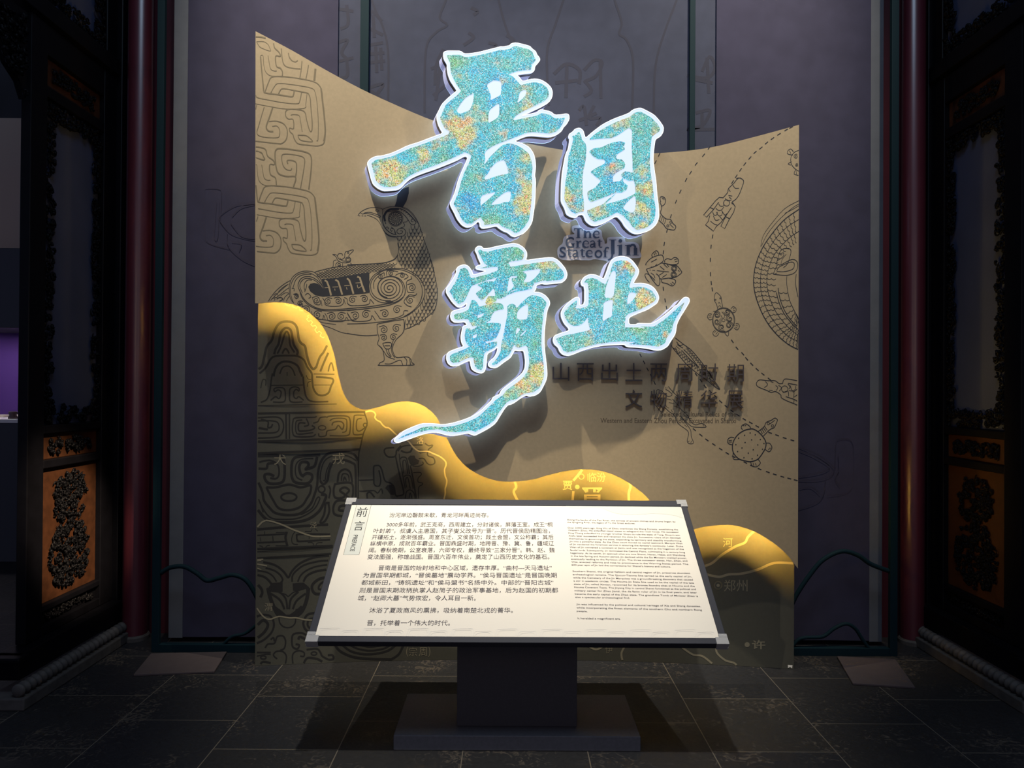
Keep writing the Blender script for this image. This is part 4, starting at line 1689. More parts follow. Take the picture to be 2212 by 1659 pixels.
lines(mb, 'M2', LO, 18, '''
12|72,95 1080,75
26|72,195 1300,178 1440,175
28|72,555 1400,510
28|72,705 1370,655
22|430,205 435,520
475,205 475,520
72,250 300,240 380,280 400,370 370,460 290,500 72,510
16|72,290 260,290 330,320 340,400 280,440 72,445
20|110,270 200,300 200,370 240,370 260,330
26|80,380 200,400
820,230 790,245 560,250 520,300 515,430 560,490 760,490 810,460
16|640,280 570,290 555,340 560,430 600,460 780,440
20|680,320 600,320 590,400 620,420 740,410 800,380 760,350
690,260 720,340 660,360
780,320 840,300 870,250 950,240
950,250 1000,230 1200,230 1250,280 1250,420 1210,480 990,480
16|990,290 1050,260 1190,265 1210,330 1200,420 1150,440
1020,350 1040,310 1130,300 1170,340 1150,400 1100,350 1060,400 960,420 940,480 860,490 850,450
16|1440,220 1320,220 1300,260 1290,440 1330,470 1420,460
16|1400,260 1340,280 1335,400 1380,420 1450,370
1430,180 1470,320 1420,460 1380,640 1360,760 1355,1280
34|72,740 330,740 400,790 415,930 400,1050 340,1090 220,1090 165,1040 160,980 220,970 280,1000
22|90,820 160,800 250,800 330,860 340,980 300,1030 230,1020
30|80,900 180,900 200,840 280,830
34|870,725 600,745 520,790 500,900 510,1020 560,1080 700,1090 760,1040 760,980 700,960 650,990
34|830,750 800,860 750,890 680,910 720,860 700,820 630,820 600,880 620,970 660,1000
16|780,770 640,780 570,830 550,920 570,1010 640,1050
28|180,1140 300,1140 470,1105 620,1140 745,1115 740,1210 700,1280 640,1370 540,1420 420,1430 330,1400 270,1310 220,1220 180,1140
30|80,1080 130,1200 150,1310 220,1400 300,1470 470,1495 620,1470 740,1360 790,1250 830,1110 840,960 870,830 940,730 1040,690 1200,690 1300,720 1360,800
16|870,1060 870,980 900,850 960,770 1080,730 1220,740 1330,800
30|870,1060 910,1100 960,1050 985,920 1040,820 1160,790 1280,830 1320,900 1325,1280
14|905,1050 930,1050 950,930 1000,820
26|1090,1080 1110,960 1180,910 1250,950 1280,1080
16|1140,1060 1150,980 1190,965 1230,990 1240,1060
1165,1060 1180,1010 1205,1060
26|1060,1090 1040,1180 1060,1270 1160,1270 1180,1230 1120,1180 1180,1140 1240,1180 1200,1240 1270,1280 1290,1180 1270,1090 1160,1080 1060,1100
28|1210,1310 1090,1310 1040,1380 1050,1480 1150,1510
30|1210,1370 1130,1380 1110,1430 1170,1440
16|80,1290 140,1420 240,1530 400,1550 600,1530 780,1430 860,1300 850,1265 820,1290 760,1410 620,1490
34|72,1430 200,1560 420,1590 680,1560 850,1450 930,1300 940,1240 880,1230
100,1330 140,1460
26|970,1330 985,1450 930,1570 870,1590 920,1480 940,1350 990,1340
22|980,1120 1000,1180 980,1280
20|830,1110 800,1240
14|1360,1050 1540,1045
14|1370,1190 1540,1185
''')
for (x, y, rx, ry, w) in ((893, 380, 48, 28, 14), (468, 1265, 100, 52, 24), (887, 1165, 42, 42, 20), (1445, 345, 24, 24, 14)):
    c = P('M2', '%d,%d' % (x, y))[0]
    ring(mb, c[0], c[1], rx / 5.923, w / 5.923, LO, ry=ry / 5.923)
mb.build('bronze_vessel_print', M['line_dark'], mpanel)
mb = MB()
lines(mb, 'M3', LO, 20, '''
26|650,700 580,780 570,840 540,880 440,880 390,830 380,770 420,740 540,730
24|560,860 590,1010 640,1230 690,1430 680,1500 580,1520
16|620,830 640,1000 680,1180 700,1300 720,1400
22|600,790 680,710 860,690 1000,690
30|650,780 720,810 800,800 830,740
22|1040,660 1100,700 1160,690 1150,720 1100,760 1080,830 1100,870 1180,900 1200,980 1140,1010 1080,990 1020,910 940,910
18|1000,960 1010,1000 930,1035 840,1030
640,920 660,890 720,890 750,940 790,1160
18|690,1150 680,1000 690,940 730,960 760,1160
24|800,1020 840,1200 890,1500 900,1560
18|700,1200 750,1180 810,1210 850,1400
16|740,1380 725,1260 760,1220 800,1400
16|850,1140 960,1135 980,1170 930,1230 930,1290 1000,1310 990,1340 940,1380 935,1560
18|720,1560 740,1450 800,1420 860,1470 880,1560
16|780,1560 800,1470 830,1560
16|0,1260 200,1255
24|210,1320 205,1060 240,1025 300,1030 340,1100 390,1270 480,1310 540,1380 560,1500 600,1530
22|210,1320 240,1355 300,1350 320,1250 290,1100
0,1445 200,1430 270,1470 330,1400 350,1480
26|100,1560 100,1480 150,1460 220,1540
''')
fill(mb, P('M3', '760,900 800,860 870,860 890,910 950,940 930,1000 820,1030 790,980'), LO)
fill(mb, P('M3', '390,1390 430,1340 510,1340 550,1420 540,1500 480,1500 430,1430'), LO)
fill(mb, P('M3', '900,760 1080,770 1090,800 960,830'), LO)
mb.build('horned_animal_print', M['line_dark'], mpanel)
mb = MB()
lines(mb, 'M4', LO, 20, '''
50|105,230 700,180 1600,125
28|105,355 720,320
30|105,510 720,480
40|105,640 1700,572
16|105,700 1700,612
34|105,835 1660,742
50|730,280 700,400 740,580
18|900,280 850,350 830,450 860,530 960,545
34|1640,330 1000,330 940,380 950,450 1020,480 1640,442
14|1430,320 1430,420
12|1200,330 1200,430
430,370 440,470
14|170,400 180,480
16|260,270 260,330
14|1170,505 1270,510 1300,580
14|1480,505 1370,515 1340,580
14|1110,270 1230,270 1260,220
14|1380,265 1330,220
16|150,575 210,590 220,640
16|370,565 300,580 280,630
16|490,575 710,575
12|500,295 710,290
44|230,920 420,960 560,1030 680,1140 760,1240 830,1120 960,980 1130,880 1350,810 1620,782
36|280,1040 450,1090 580,1180 640,1290 600,1350
30|110,1100 300,1130 430,1210 510,1330
44|110,1190 250,1230 350,1310 430,1420
36|840,1330 850,1200 950,1080 1120,970 1400,900 1600,882
32|960,1330 1020,1200 1150,1090 1350,1010 1580,975
44|1080,1330 1150,1210 1320,1120 1560,1075
40|330,1460 330,1560 380,1659
24|560,1560 700,1600 760,1640 860,1560 1050,1490 1140,1440
56|1530,1245 1400,1280 1280,1380 1260,1480 1320,1580 1440,1590
40|1500,1330 1420,1400 1400,1480 1480,1500
55|120,1400 190,1480 210,1570 170,1659
''')
for poly in ('340,1450 420,1360 640,1340 640,1540 560,1560 380,1540', '850,1370 1080,1350 1200,1450 1190,1659 1160,1659 1130,1480 960,1530 860,1520'):
    fill(mb, P('M4', poly), LO, holes=[])
lines(mb, 'M5', LO, 22, '''
40|170,0 200,120 260,260 300,310
40|610,0 590,130 540,250 470,310
30|230,200 310,260 380,310 460,270 540,200
14|290,320 300,380 350,425 420,425 465,380 470,320
200,60 300,130 350,230
20|270,20 360,110 380,230
500,40 420,120 400,230
580,60 480,140 440,230
50,310 120,290 200,310 235,390 210,480 130,560 50,600
30|60,400 120,350 170,400 130,480 60,540
24|690,270 600,290 555,370 570,440 610,480
680,330 620,340 600,400 635,450
18|140,650 170,610 240,600 270,530 330,520 360,570 350,650 300,680
18|200,560 230,540 240,580
20|600,520 540,490 450,500 430,560 440,640 490,660 510,620 470,610
26|500,560 520,530 600,570
16|440,820 440,720 500,680 560,700 560,740 520,740
16|360,820 370,740 330,690 260,690 230,730 270,770
18|50,700 200,700
14|50,740 150,720 200,720
20|590,670 700,660 740,700 760,740 830,780
830,780 880,770 870,730 820,730
24|560,815 600,760 700,770 760,800
90,825 120,800 200,815
26|890,610 960,690 1100,750 1280,770 1500,775
980,620 1080,690 1250,720 1450,690 1560,620
18|1060,620 1150,660 1280,680 1420,660 1500,620
16|1150,615 1280,640 1420,620
24|1640,620 1590,720 1500,780
''')
fill(mb, P('M5', '220,210 300,230 320,290 460,290 470,230 540,210 480,310 380,330 280,310'), LO)
for (x, y) in ((120, 755), (670, 712)):
    c = P('M5', '%d,%d' % (x, y))[0]
    ring(mb, c[0], c[1], 6, 3, LO, ry=3.6, n=14)
mb.build('beast_mask_print', M['line_dark'], mpanel)
LO2 = map_low(0.0007)


def rivers(crop, w, text):
    for row in text.strip().split('\n'):
        m_ = MB()
        lines(m_, crop, LO2, w, row)
        m_.build('wall_line_print' if crop == 'M1' else 'river_print', M['line_map'], mpanel)


rivers('M3', 23, '''
70,150 140,135 200,145 235,190 225,240 260,285 310,310 350,360 400,400 450,410 500,450 575,520 690,580 760,620 790,650 830,700 880,750 950,790 1080,790 1180,830 1290,880 1370,950 1385,1010 1360,1090 1370,1190 1395,1260 1390,1330 1370,1400 1370,1480 1350,1570
''')
rivers('X4', 15, '''
430,168 440,205 425,235 450,290
845,97 820,130 790,165
790,230 785,290
1130,163 1140,200 1130,240 1130,290
1905,468 1860,510 1840,545 1780,570 1700,620 1640,670 1590,690
1590,735 1680,755 1740,740 1820,735 1920,710 2020,670 2138,672
12|815,1175 880,1180 930,1200 980,1175
12|1110,1172 1085,1220 1090,1265
12|1440,1175 1520,1230 1580,1240 1640,1285
12|1665,1175 1670,1220 1720,1265 1770,1280 1790,1295
''')
rivers('M4', 34, '''
!|106,180 200,80 280,40
280,40 370,50 480,80 650,140 850,230 1000,285 1180,350 1350,380 1650,370
26|102,870 230,860
20|102,895 190,885
30|102,960 310,1000
20|102,1045 190,1080
''')
rivers('M5', 16, '50,220 120,310 190,340 290,310 400,325 480,325 570,345 650,350')
rivers('M1', 12, '''
!|500,38 515,65 565,82 580,48 622,62 622,97 682,122 695,92 738,112 732,147 792,162
!|892,225 860,250 885,265 845,295 880,335 920,320 945,350 915,385 945,412 990,400 1012,430 980,472 1015,522 1050,495 1090,520 1065,572 1118,602 1135,585
''')
for grp in (('临', '汾'), ('贾',), ('晋',), ('河',), ('郑', '州'), ('许',), ('伊',), ('(', '宗', '周', ')'), ('泾',), ('渭',), ('犬',), ('戎',), ('洛',)):
  mb = MB()
  for ch, x, y, w, h in (('临', 1278.8, 1031, 19, 20), ('汾', 1298.6, 1031, 19, 20), ('贾', 1225.8, 1048.5, 21, 20), ('晋', 1279, 1069, 48, 32),
                       ('河', 1571.8, 1172, 21, 20), ('郑', 1576.4, 1265, 25, 25), ('州', 1602.7, 1265, 24, 25), ('许', 1638.8, 1392.5, 29, 20),
                       ('伊', 1315.4, 1403, 16, 17), ('宗', 892, 1408, 17, 19), ('周', 913.5, 1408, 17, 19), ('(', 879.5, 1408, 4, 22),
                       (')', 927.5, 1408, 4, 22), ('泾', 677, 1134, 15, 14), ('渭', 580, 1311, 17, 17), ('犬', 605, 992.5, 26, 24),
                       ('戎', 731.6, 990.5, 26, 25), ('洛', 907.5, 951.5, 15, 15)):
    if ch in grp:
      glyph_px(mb, ch, x, y, w, h, LO2, bold=0.018 if ch in '贾晋许' else 0.0)
  mb.build('place_name_print', M['line_map'], mpanel)
for (x, y, r, w) in ((1256, 1029.5, 5.6, 1.6), (1551.3, 1264.5, 8, 3)):
    mb = MB()
    mb = MB()
    ring(mb, x, y, r, w, LO2)
    mb.build('town_ring_print', M['line_map'], mpanel)
    mb.build('town_ring_print', M['line_map'], mpanel)
for (x, y, r) in ((1247, 1052, 5), (1551.3, 1264.5, 3.6), (1614, 1392.5, 5.5)):
    mb = MB()
    fill(mb, circle(x, y, r, 16), LO2)
    mb.build('town_dot_print', M['line_map'], mpanel)
mb = MB()
fill(mb, P('P', '1702,1436 1712,1437 1711,1444 1707,1441 1702,1443'), map_low(0.0010))
tag(mb.build('paper_tape', M['tape'], mpanel), 'torn scrap of pale tape at the lower right corner')

# ================================================================ information stand
ZB, ZTp = 2.762, 3.438
HB = 1.45 - (1383 - 840) * ZB / F
HT = 1.45 - (1080 - 840) * ZTp / F
B0 = Vector((0, ZB, HB))
SV = (Vector((0, ZTp, HT)) - B0)
SL = SV.length
SV.normalize()
BN = Vector((1, 0, 0)).cross(SV).normalized()       # up and towards the visitor


def on_board(px, py, off=0.0):
    d = ray(px, py)
    o = B0 + BN * off
    t = (o - CAM_POS).dot(BN) / d.dot(BN)
    return CAM_POS + d * t


def uv(px, py):
    p = on_board(px, py) - B0
    return p.x, p.dot(SV)


def bp(u, v, off=0.0):
    return B0 + Vector((u, 0, 0)) + SV * v + BN * off


c = [uv(*q) for q in ((663, 1386), (1573.5, 1390), (1480, 1081), (748.5, 1077.5))]
U0, U1 = (c[0][0] + c[3][0]) / 2, (c[1][0] + c[2][0]) / 2
V0, V1 = (c[0][1] + c[1][1]) / 2, (c[2][1] + c[3][1]) / 2
i_ = [uv(*q) for q in ((680.7, 1373.5), (1557, 1377), (1469.6, 1093.5), (759.3, 1088.5))]
IU0, IU1 = (i_[0][0] + i_[3][0]) / 2, (i_[1][0] + i_[2][0]) / 2
IV0, IV1 = (i_[0][1] + i_[1][1]) / 2, (i_[2][1] + i_[3][1]) / 2
UC = (U0 + U1) / 2

stand = thing('information_stand', (UC, 3.1, 0.0), 'dark metal floor stand carrying a tilted cream preface board in front of the panels', 'information board')


def bbox_uv(mb, u0, u1, v0, v1, o0, o1):
    p = [bp(u0, v0, o0), bp(u1, v0, o0), bp(u1, v1, o0), bp(u0, v1, o0), bp(u0, v0, o1), bp(u1, v0, o1), bp(u1, v1, o1), bp(u0, v1, o1)]
    mb.hexa(p)


TH = 0.028
bd = bpy.data.objects.new('board', None)
COL.objects.link(bd)
bd.parent = stand
bd.location = Vector((0, 0, HB))
mb = MB()
bbox_uv(mb, IU0 - 0.01, IU1 + 0.01, IV0 - 0.01, IV1 + 0.01, -TH, -0.006)
mb.build('backing_sheet', M['frame'], bd)
mb = MB()
a, b = bp(IU0 - 0.004, IV0 - 0.004, -0.0045), bp(IU1 + 0.004, IV0 - 0.004, -0.0045)
mb.add([a, b, bp(IU1 + 0.004, IV1 + 0.004, -0.0045), bp(IU0 - 0.004, IV1 + 0.004, -0.0045)], [(0, 1, 2, 3)])
mb.build('printed_sheet', M['paper'], bd)
for (u0, u1, v0, v1) in ((U0, U1, V0, IV0), (U0, U1, IV1, V1), (U0, IU0, IV0, IV1), (IU1, U1, IV0, IV1)):
    mb = MB()
    bbox_uv(mb, u0, u1, v0, v1, -TH, 0.0)
    mb.build('frame_rail', M['frame'], bd, bevel=0.002)
CL, CT = 0.044, 0.0035
for (u, su, v, sv) in ((U0, 1, V0, 1), (U1, -1, V0, 1), (U1, -1, V1, -1), (U0, 1, V1, -1)):
    mb = MB()
    fw = IV0 - V0
    lo, hi = sorted((u - su * CT, u + su * CL)), sorted((v - sv * CT, v + sv * (fw + 0.001)))
    bbox_uv(mb, lo[0], lo[1], hi[0], hi[1], -TH - 0.002, CT)
    lo, hi = sorted((u - su * CT, u + su * (fw + 0.001))), sorted((v + sv * (fw + 0.001), v + sv * CL))
    bbox_uv(mb, lo[0], lo[1], hi[0], hi[1], -TH - 0.002, CT)
    tag(mb.build('corner_cap', M['clip'], bd, bevel=0.0015), 'clear plastic corner cap')

PO = -0.0041


def board_map(off=PO):
    return lambda px, py: on_board(px, py, off)


mb = MB()
fill(mb, P('T1', '482,108 598,106 500,510 375,511'), board_map())
mb.build('title_box', M['paper_grey'], bd)
mb = MB()
stroke(mb, P('T1', '482,110 375,511 500,510 598,108'), 0.5, board_map(PO + .0003), smooth=False)
for k, px in enumerate((0, 1)):
    pass
gq = board_map(PO + .0006)


def board_text(mb, s, xl, xr, yl, yr, emv, crop, bold=0.0, off=PO + .0004):
    """one line of text between two points of the crop, on the board plane"""
    v, f = text_mesh(s, 0, 2, bold=bold)
    x0, x1, y0, y1 = bounds(v)
    a = uv(*P(crop, '%f,%f' % (xl, yl))[0])
    b = uv(*P(crop, '%f,%f' % (xr, yr))[0])
    out = []
    for p in v:
        t = (p[0] - x0) / (x1 - x0)
        u = a[0] + (b[0] - a[0]) * t
        w = a[1] + (b[1] - a[1]) * t + (p[1] - 0.36) * emv
        out.append(bp(u, w, off))
    mb.add(out, f)


qa = P('T1', '524,170')[0]
mt = board_map(PO + .0006)


def title_glyph(mb, ch, cx, cy, w, h, lean):
    v, f = text_mesh(ch, 0, 3, bold=-0.004)
    x0, x1, y0, y1 = bounds(v)
    q = P('T1', '%f,%f' % (cx, cy))[0]
    out = []
    for p in v:
        a = ((p[0] - x0) / (x1 - x0) - .5) * w / 3.6867
        b = -((p[1] - y0) / (y1 - y0) - .5) * h / 3.6867
        out.append(mt(q[0] + a - b * lean, q[1] + b))
    mb.add(out, f)


title_glyph(mb, '前', 525, 169, 84, 74, 0.24)
title_glyph(mb, '言', 500, 279, 78, 74, 0.25)
v, f = text_mesh('PREFACE', 0, 3)
x0, x1, y0, y1 = bounds(v)
out = []
for p in v:
    t = (p[0] - x0) / (x1 - x0)
    s = (p[1] - y0) / (y1 - y0)
    out.append(mt(*P('T1', '%f,%f' % (456 - 30 * t + 36 * s, 352 + 130 * t))[0]))
mb.add(out, f)
mb.build('title_lettering', M['title_ink'], bd)

CN = [(742, 1532, 190, '汾河岸边磬鼓未歇，青龙河畔禹迹尚存。'),
      (720, 2040, 265, '3000多年前，武王克商，西周建立，分封诸侯，屏藩王室。成王“桐'),
      (615, 2020, 315, '叶封弟”，叔虞入主唐国，其子燮父改号为“晋”。历代晋侯励精图治，'),
      (603, 2048, 365, '开疆拓土，逐渐强盛。周室东迁，文侯首功；践土会盟，文公称霸；其后'),
      (590, 2052, 415, '纵横中原，成就百年霸业。晋国鼎盛时期，地跨晋、豫、冀、鲁，疆域辽'),
      (578, 2058, 468, '阔。春秋晚期，公室衰落，六卿专权，最终导致“三家分晋”。韩、赵、魏'),
      (567, 2015, 522, '变法图强，称雄战国。晋国六百年伟业，奠定了山西历史文化的基石。'),
      (655, 2035, 610, '晋南是晋国的始封地和中心区域，遗存丰厚。“曲村—天马遗址”'),
      (533, 2075, 668, '为晋国早期都城，“晋侯墓地”震动学界。“侯马晋国遗址”是晋国晚期'),
      (518, 2048, 727, '都城新田，“铸铜遗址”和“侯马盟书”名扬中外。中部的“晋阳古城”'),
      (503, 2085, 788, '则是晋国末期政柄执掌人赵简子的政治军事基地，后为赵国的初期都'),
      (490, 1430, 850, '城，“赵卿大墓”气势恢宏，令人耳目一新。'),
      (582, 1725, 948, '沐浴了夏政商风的熏拂，吸纳着南楚北戎的菁华。'),
      (563, 1225, 1048, '晋，托举着一个伟大的时代。')]
mb = MB()
for xl, xr, y, s in CN:
    emh = (uv(*P('T1', '1052,%f' % y)[0])[0] - uv(*P('T1', '1000,%f' % y)[0])[0])
    board_text(mb, s, xl, xr, y, y, emh * 1.12, 'T1')
mb.build('chinese_text', M['paper_ink'], bd)
EN = [(207, 282, 1288, 302, 'Along the banks of the Fen River, the echoes of ancient chimes and drums linger; by'),
      (208, 307, 885, 318, 'the Qinglong River, the legacy of Yu the Great endures.'),
      (213, 362, 1312, 380, 'Over 3,000 years ago, King Wu of Zhou overthrew the Shang Dynasty, establishing the'),
      (217, 387, 1320, 406, 'Western Zhou. He enfeoffed vassal states to safeguard the royal house. His successor'),
      (220, 414, 1330, 436, 'King Cheng enfeoffed his younger brother Shuyu to rule the state of Tang. Shuyu’s son'),
      (222, 442, 1335, 463, 'Xiefu later succeeded him and renamed the state Jin. Successive rulers of Jin devoted'),
      (225, 470, 1345, 492, 'themselves to governing the state, expanding its territory and steadily transforming'),
      (230, 498, 1355, 518, 'Jin into a powerful state. As the Zhou court moved its capital eastward, Marquis Wen'),
      (232, 526, 1362, 547, 'of Jin rendered the foremost service in ensuring the dynasty’s continuity. Later, Duke'),
      (234, 555, 1370, 575, 'Wen of Jin convened a covenant at Jiantu and was recognized as the hegemon of the'),
      (238, 584, 1380, 606, 'feudal lords. Subsequently, Jin dominated the Central Plains, culminating in a century-long'),
      (241, 613, 1387, 635, 'hegemony. At its zenith, Jin spanned what are now Shanxi, Henan, Hebei, and Shandong.'),
      (245, 643, 1398, 664, 'In the late Spring and Autumn period, Jin declined while the Six Ministers wielded power,'),
      (248, 673, 1405, 692, 'eventually leading to the Partition of Jin. The three successor states, Han, Zhao, and'),
      (250, 702, 1414, 724, 'Wei, enacted reforms and rose to prominence in the Warring States period. The'),
      (253, 731, 1240, 750, '600-year epic of Jin laid the cornerstone for Shanxi’s history and culture.'),
      (262, 794, 1433, 814, 'Southern Shanxi, the original fiefdom and central region of Jin, preserves abundant'),
      (264, 826, 1450, 848, 'archaeological remains. The Qucun-Tianma Site served as the early capital of Jin,'),
      (268, 858, 1460, 879, 'while the Cemetery of the Jin Marquises was a groundbreaking discovery that caused'),
      (272, 890, 1470, 911, 'a stir in academic circles. The Houma Jin State Site used to be the capital of the late'),
      (275, 922, 1478, 943, 'state of Jin, called Xintian, renowned for its bronze foundry sites at Houma and the'),
      (278, 953, 1490, 974, 'Houma Covenant Texts. The Jinyang City in central Shanxi functioned as the political and'),
      (282, 987, 1500, 1007, 'military center for Zhao Jianzi, the de facto ruler of Jin in its final years, and later'),
      (286, 1020, 1510, 1042, 'became the early capital of the Zhao state. The grandiose Tomb of Minister Zhao is'),
      (289, 1053, 832, 1060, 'also a spectacular archaeological find.'),
      (300, 1123, 1540, 1143, 'Jin was influenced by the political and cultural heritage of Xia and Shang dynasties,'),
      (302, 1157, 1550, 1180, 'while incorporating the finest elements of the southern Chu and northern Rong'),
      (304, 1190, 410, 1194, 'people.'),
      (312, 1263, 740, 1268, 'It heralded a magnificent era.')]
mb = MB()
for xl, yl, xr, yr, s in EN:
    emh = (uv(*P('T2', '700,%f' % yl)[0])[0] - uv(*P('T2', '600,%f' % yl)[0])[0]) / 100 * 28
    board_text(mb, s, xl, xr, yl, yr, emh * 1.05, 'T2', bold=0.004)
mb.build('english_text', M['paper_ink'], bd)
mb = MB()
fill(mb, P('T2', '180,142 1330,160 1362,275 1290,250 1180,232 1050,228 900,238 780,238 690,225 620,200 560,172 480,165 350,175 250,172 205,160'), board_map(PO + .0002))
mb.build('wave_print', M['paper_grey'], bd)
mb = MB()
bm = board_map(PO + .0003)
for k in range(9):
    x = 690 + k * 96
    for (dx, w, h) in ((0, 44, 15), (48, 36, 10)):
        for sft in (0, 4):
            x0_, x1_ = x + dx + sft, x + dx + w - sft
            yb, yt = 1371.5 + k * 0.45, 1371.5 + k * 0.45 - h + sft * 0.8
            pp = [(x0_ - 4, yb), (x0_, yt + 3), (x0_ + 4, yt + 1), (x1_ - 6, yt), (x1_, yt + 2), (x1_ + 1, yb)]
            pp = [q for q in pp if 684 + 0 < q[0] < 1552]
            if len(pp) > 2:
                stroke(mb, pp, 0.55, bm)
mb.build('scroll_border_print', M['paper_line'], bd)

# column and base
cxl, cxr = on_y(987, 1500, 3.0).x, on_y(1246.5, 1500, 3.0).x
mb = MB()
yb_, yf_ = 3.15, 3.0
zt = lambda y: HB + (y - ZB) * (HT - HB) / (ZTp - ZB) - TH / abs(BN.z) - 0.002
mb.hexa([(cxl, yf_, 0.06), (cxr, yf_, 0.06), (cxr, yb_, 0.06), (cxl, yb_, 0.06),
         (cxl, yf_, zt(yf_)), (cxr, yf_, zt(yf_)), (cxr, yb_, zt(yb_)), (cxl, yb_, zt(yb_))])
mb.build('column', M['stand'], stand, bevel=0.003)
xl_, xr_ = on_y(850, 1590, 2.92).x, on_y(1384, 1590, 2.92).x
mb = MB()
mb.box((xl_, 2.92, 0.0), (xr_, 3.32, 0.06))
mb.build('base_plate', M['base'], stand, bevel=0.003)
# ================================================================ hanging fabrics behind the panels
YS, YC = 4.143, 4.155


def sheet(mb, x0, x1, z0, z1, y, t=0.004, wave=0.003, per=0.55, n=28):
    fr = []
    for i in range(n + 1):
        x = x0 + (x1 - x0) * i / n
        yy = y + wave * math.sin(x / per * 6.28)
        fr.append((x, yy))
    v = []
    for (x, yy) in fr:
        v += [(x, yy, z0), (x, yy, z1), (x, yy + t, z0), (x, yy + t, z1)]
    f = []
    for i in range(n):
        a = 4 * i
        f += [(a, a + 4, a + 5, a + 1), (a + 2, a + 3, a + 7, a + 6), (a, a + 2, a + 6, a + 4), (a + 1, a + 5, a + 7, a + 3)]
    f += [(0, 1, 3, 2), (4 * n, 4 * n + 2, 4 * n + 3, 4 * n + 1)]
    mb.add(v, f)


def xpix(px, py, y):
    return on_y(px, py, y).x


ZHANG = 5.9
lx0, lx1, lx2 = xpix(371, 700, YS), xpix(401, 700, YS), xpix(730, 100, YS)
rx0, rx1, rx2 = xpix(1548, 100, YS), xpix(1879, 700, YS), xpix(1906, 700, YS)
bl = thing('hanging_banner', (lx1, YS, 0.03), 'purple grey fabric banner with pale outer border, hanging left of the panels', 'banner', 'hanging banners')
mb = MB()
sheet(mb, lx1, lx2, 0.03, ZHANG, YS)
mb.build('cloth', M['banner'], bl, smooth=False)
mb = MB()
sheet(mb, lx0, lx1, 0.025, ZHANG, YS - 0.004, wave=0.0, n=2)
mb.build('border_strip', M['banner_strip'], bl)
br = thing('hanging_banner', (rx1, YS, 0.03), 'purple grey fabric banner with pale outer border, hanging right of the panels', 'banner', 'hanging banners')
mb = MB()
sheet(mb, rx0, rx1, 0.03, ZHANG, YS)
mb.build('cloth', M['banner'], br, smooth=False)
mb = MB()
sheet(mb, rx1, rx2, 0.025, ZHANG, YS - 0.004, wave=0.0, n=2)
mb.build('border_strip', M['banner_strip'], br)
bc = thing('hanging_banner', (0.08, YC, 0.03), 'wide grey fabric banner with brushed writing, hanging behind the glowing title', 'banner', 'hanging banners')
mb = MB()
sheet(mb, xpix(690, 100, YC), xpix(1590, 100, YC), 0.03, ZHANG, YC, wave=0.0, n=2)
mb.build('cloth', M['banner_mid'], bc)
BM = map_y(YC - 0.0005)
for row in '''780,-30 780,0 755,70 785,100 740,130 700,200 695,450
985,-20 1010,80 1040,165
1255,-20 1215,100 1185,190 1183,300 1190,420
1440,-40 1455,10 1480,90 1470,135 1500,160 1525,240 1522,430 1522,600
1715,-40 1650,130 1615,260 1608,420 1608,600
480,-20 495,30 530,110 550,210 550,400'''.split('\n'):
    mb = MB()
    lines(mb, 'T', BM, 9, row)
    mb.build('slip_outline_print', M['banner_ink'], bc)
for rows in (
    '''470,85 485,45 525,85
490,60 495,150
470,110 530,140
470,180 530,170''',
    '''475,215 535,210
470,250 538,242
500,185 505,290
520,190 525,280''',
    '''470,350 530,335 500,380 478,405
480,360 530,400''',
    '''350,35 412,45
385,20 390,95 360,115
350,170 388,160 365,210 395,240''',
    '''350,245 412,230
385,240 388,300 360,310
770,195 742,260 737,340''',
    '''720,275 792,240
745,300 792,275
730,380 785,335
760,240 740,400''',
    '''850,180 890,150 870,130
950,170 980,180 960,200''',
    '''14|1210,295 1260,255 1312,280 1310,335
14|1262,250 1258,390
14|1215,330 1305,320''',
    '''1330,280 1370,240 1402,250 1380,300 1338,322
1395,235 1397,392
1330,320 1360,360 1330,385''',
    '''1310,440 1330,425 1340,500
1370,420 1350,470 1395,470 1380,500
1310,480 1380,450''',
    '''880,30 905,45 890,60
1020,140 1050,160 1030,180
1800,285 1830,225 1852,270 1820,310 1740,300''',
    '''1820,230 1827,372
1760,315 1842,330
1775,450 1832,440 1800,500 1740,515 1852,515''',
    '''1800,450 1800,515'''):
    mb = MB()
    lines(mb, 'T', BM, 13, rows)
    mb.build('brush_writing_print', M['banner_ink'], bc)
mb = MB()
SM = map_y(YS - 0.0035)
lines(mb, 'VL', SM, 2.6, '''
890,815 945,815 955,840 950,960
890,815 883,840 885,1000 900,1050 990,1070
935,870 925,1020 940,1022 945,870
1100,870 1040,875 1000,890 955,925 948,950 990,1000 1050,1020 1100,1030
980,1000 985,1060 1040,1110 1100,1140
1000,930 1040,890 1100,875
995,960 1040,1010 1100,1022
1000,1040 1040,1045 1030,1080
''')
mb.build('cauldron_print', M['banner_line'], bl)
mb = MB()
lines(mb, 'VR', SM, 2.6, '''
145,270 230,300 300,360 265,400 145,415
265,400 245,490 145,540
305,360 310,250 325,233 370,240 385,290 380,420 360,465 270,475
318,300 320,370 305,400 325,440
145,285 220,310 280,360 145,400
150,450 200,440 240,470
''')
mb.build('cauldron_print', M['banner_line'], br)

# ================================================================ teal steel frame
fr = thing('steel_frame', (0.08, 3.99, 0.0), 'teal painted steel frame with thin uprights and wavy bent tubes behind the panels', 'frame')
YFm = 3.98


def upright(pxl, pxr, py, name, YFm=3.98):
    a, b = xpix(pxl, py, YFm), xpix(pxr, py, YFm)
    mb = MB()
    mb.box((a, YFm, 0.0), (b, YFm + (0.025 if YFm < 4 else 0.015), 5.9))
    mb.build(name, M['teal'], fr, bevel=0.002)


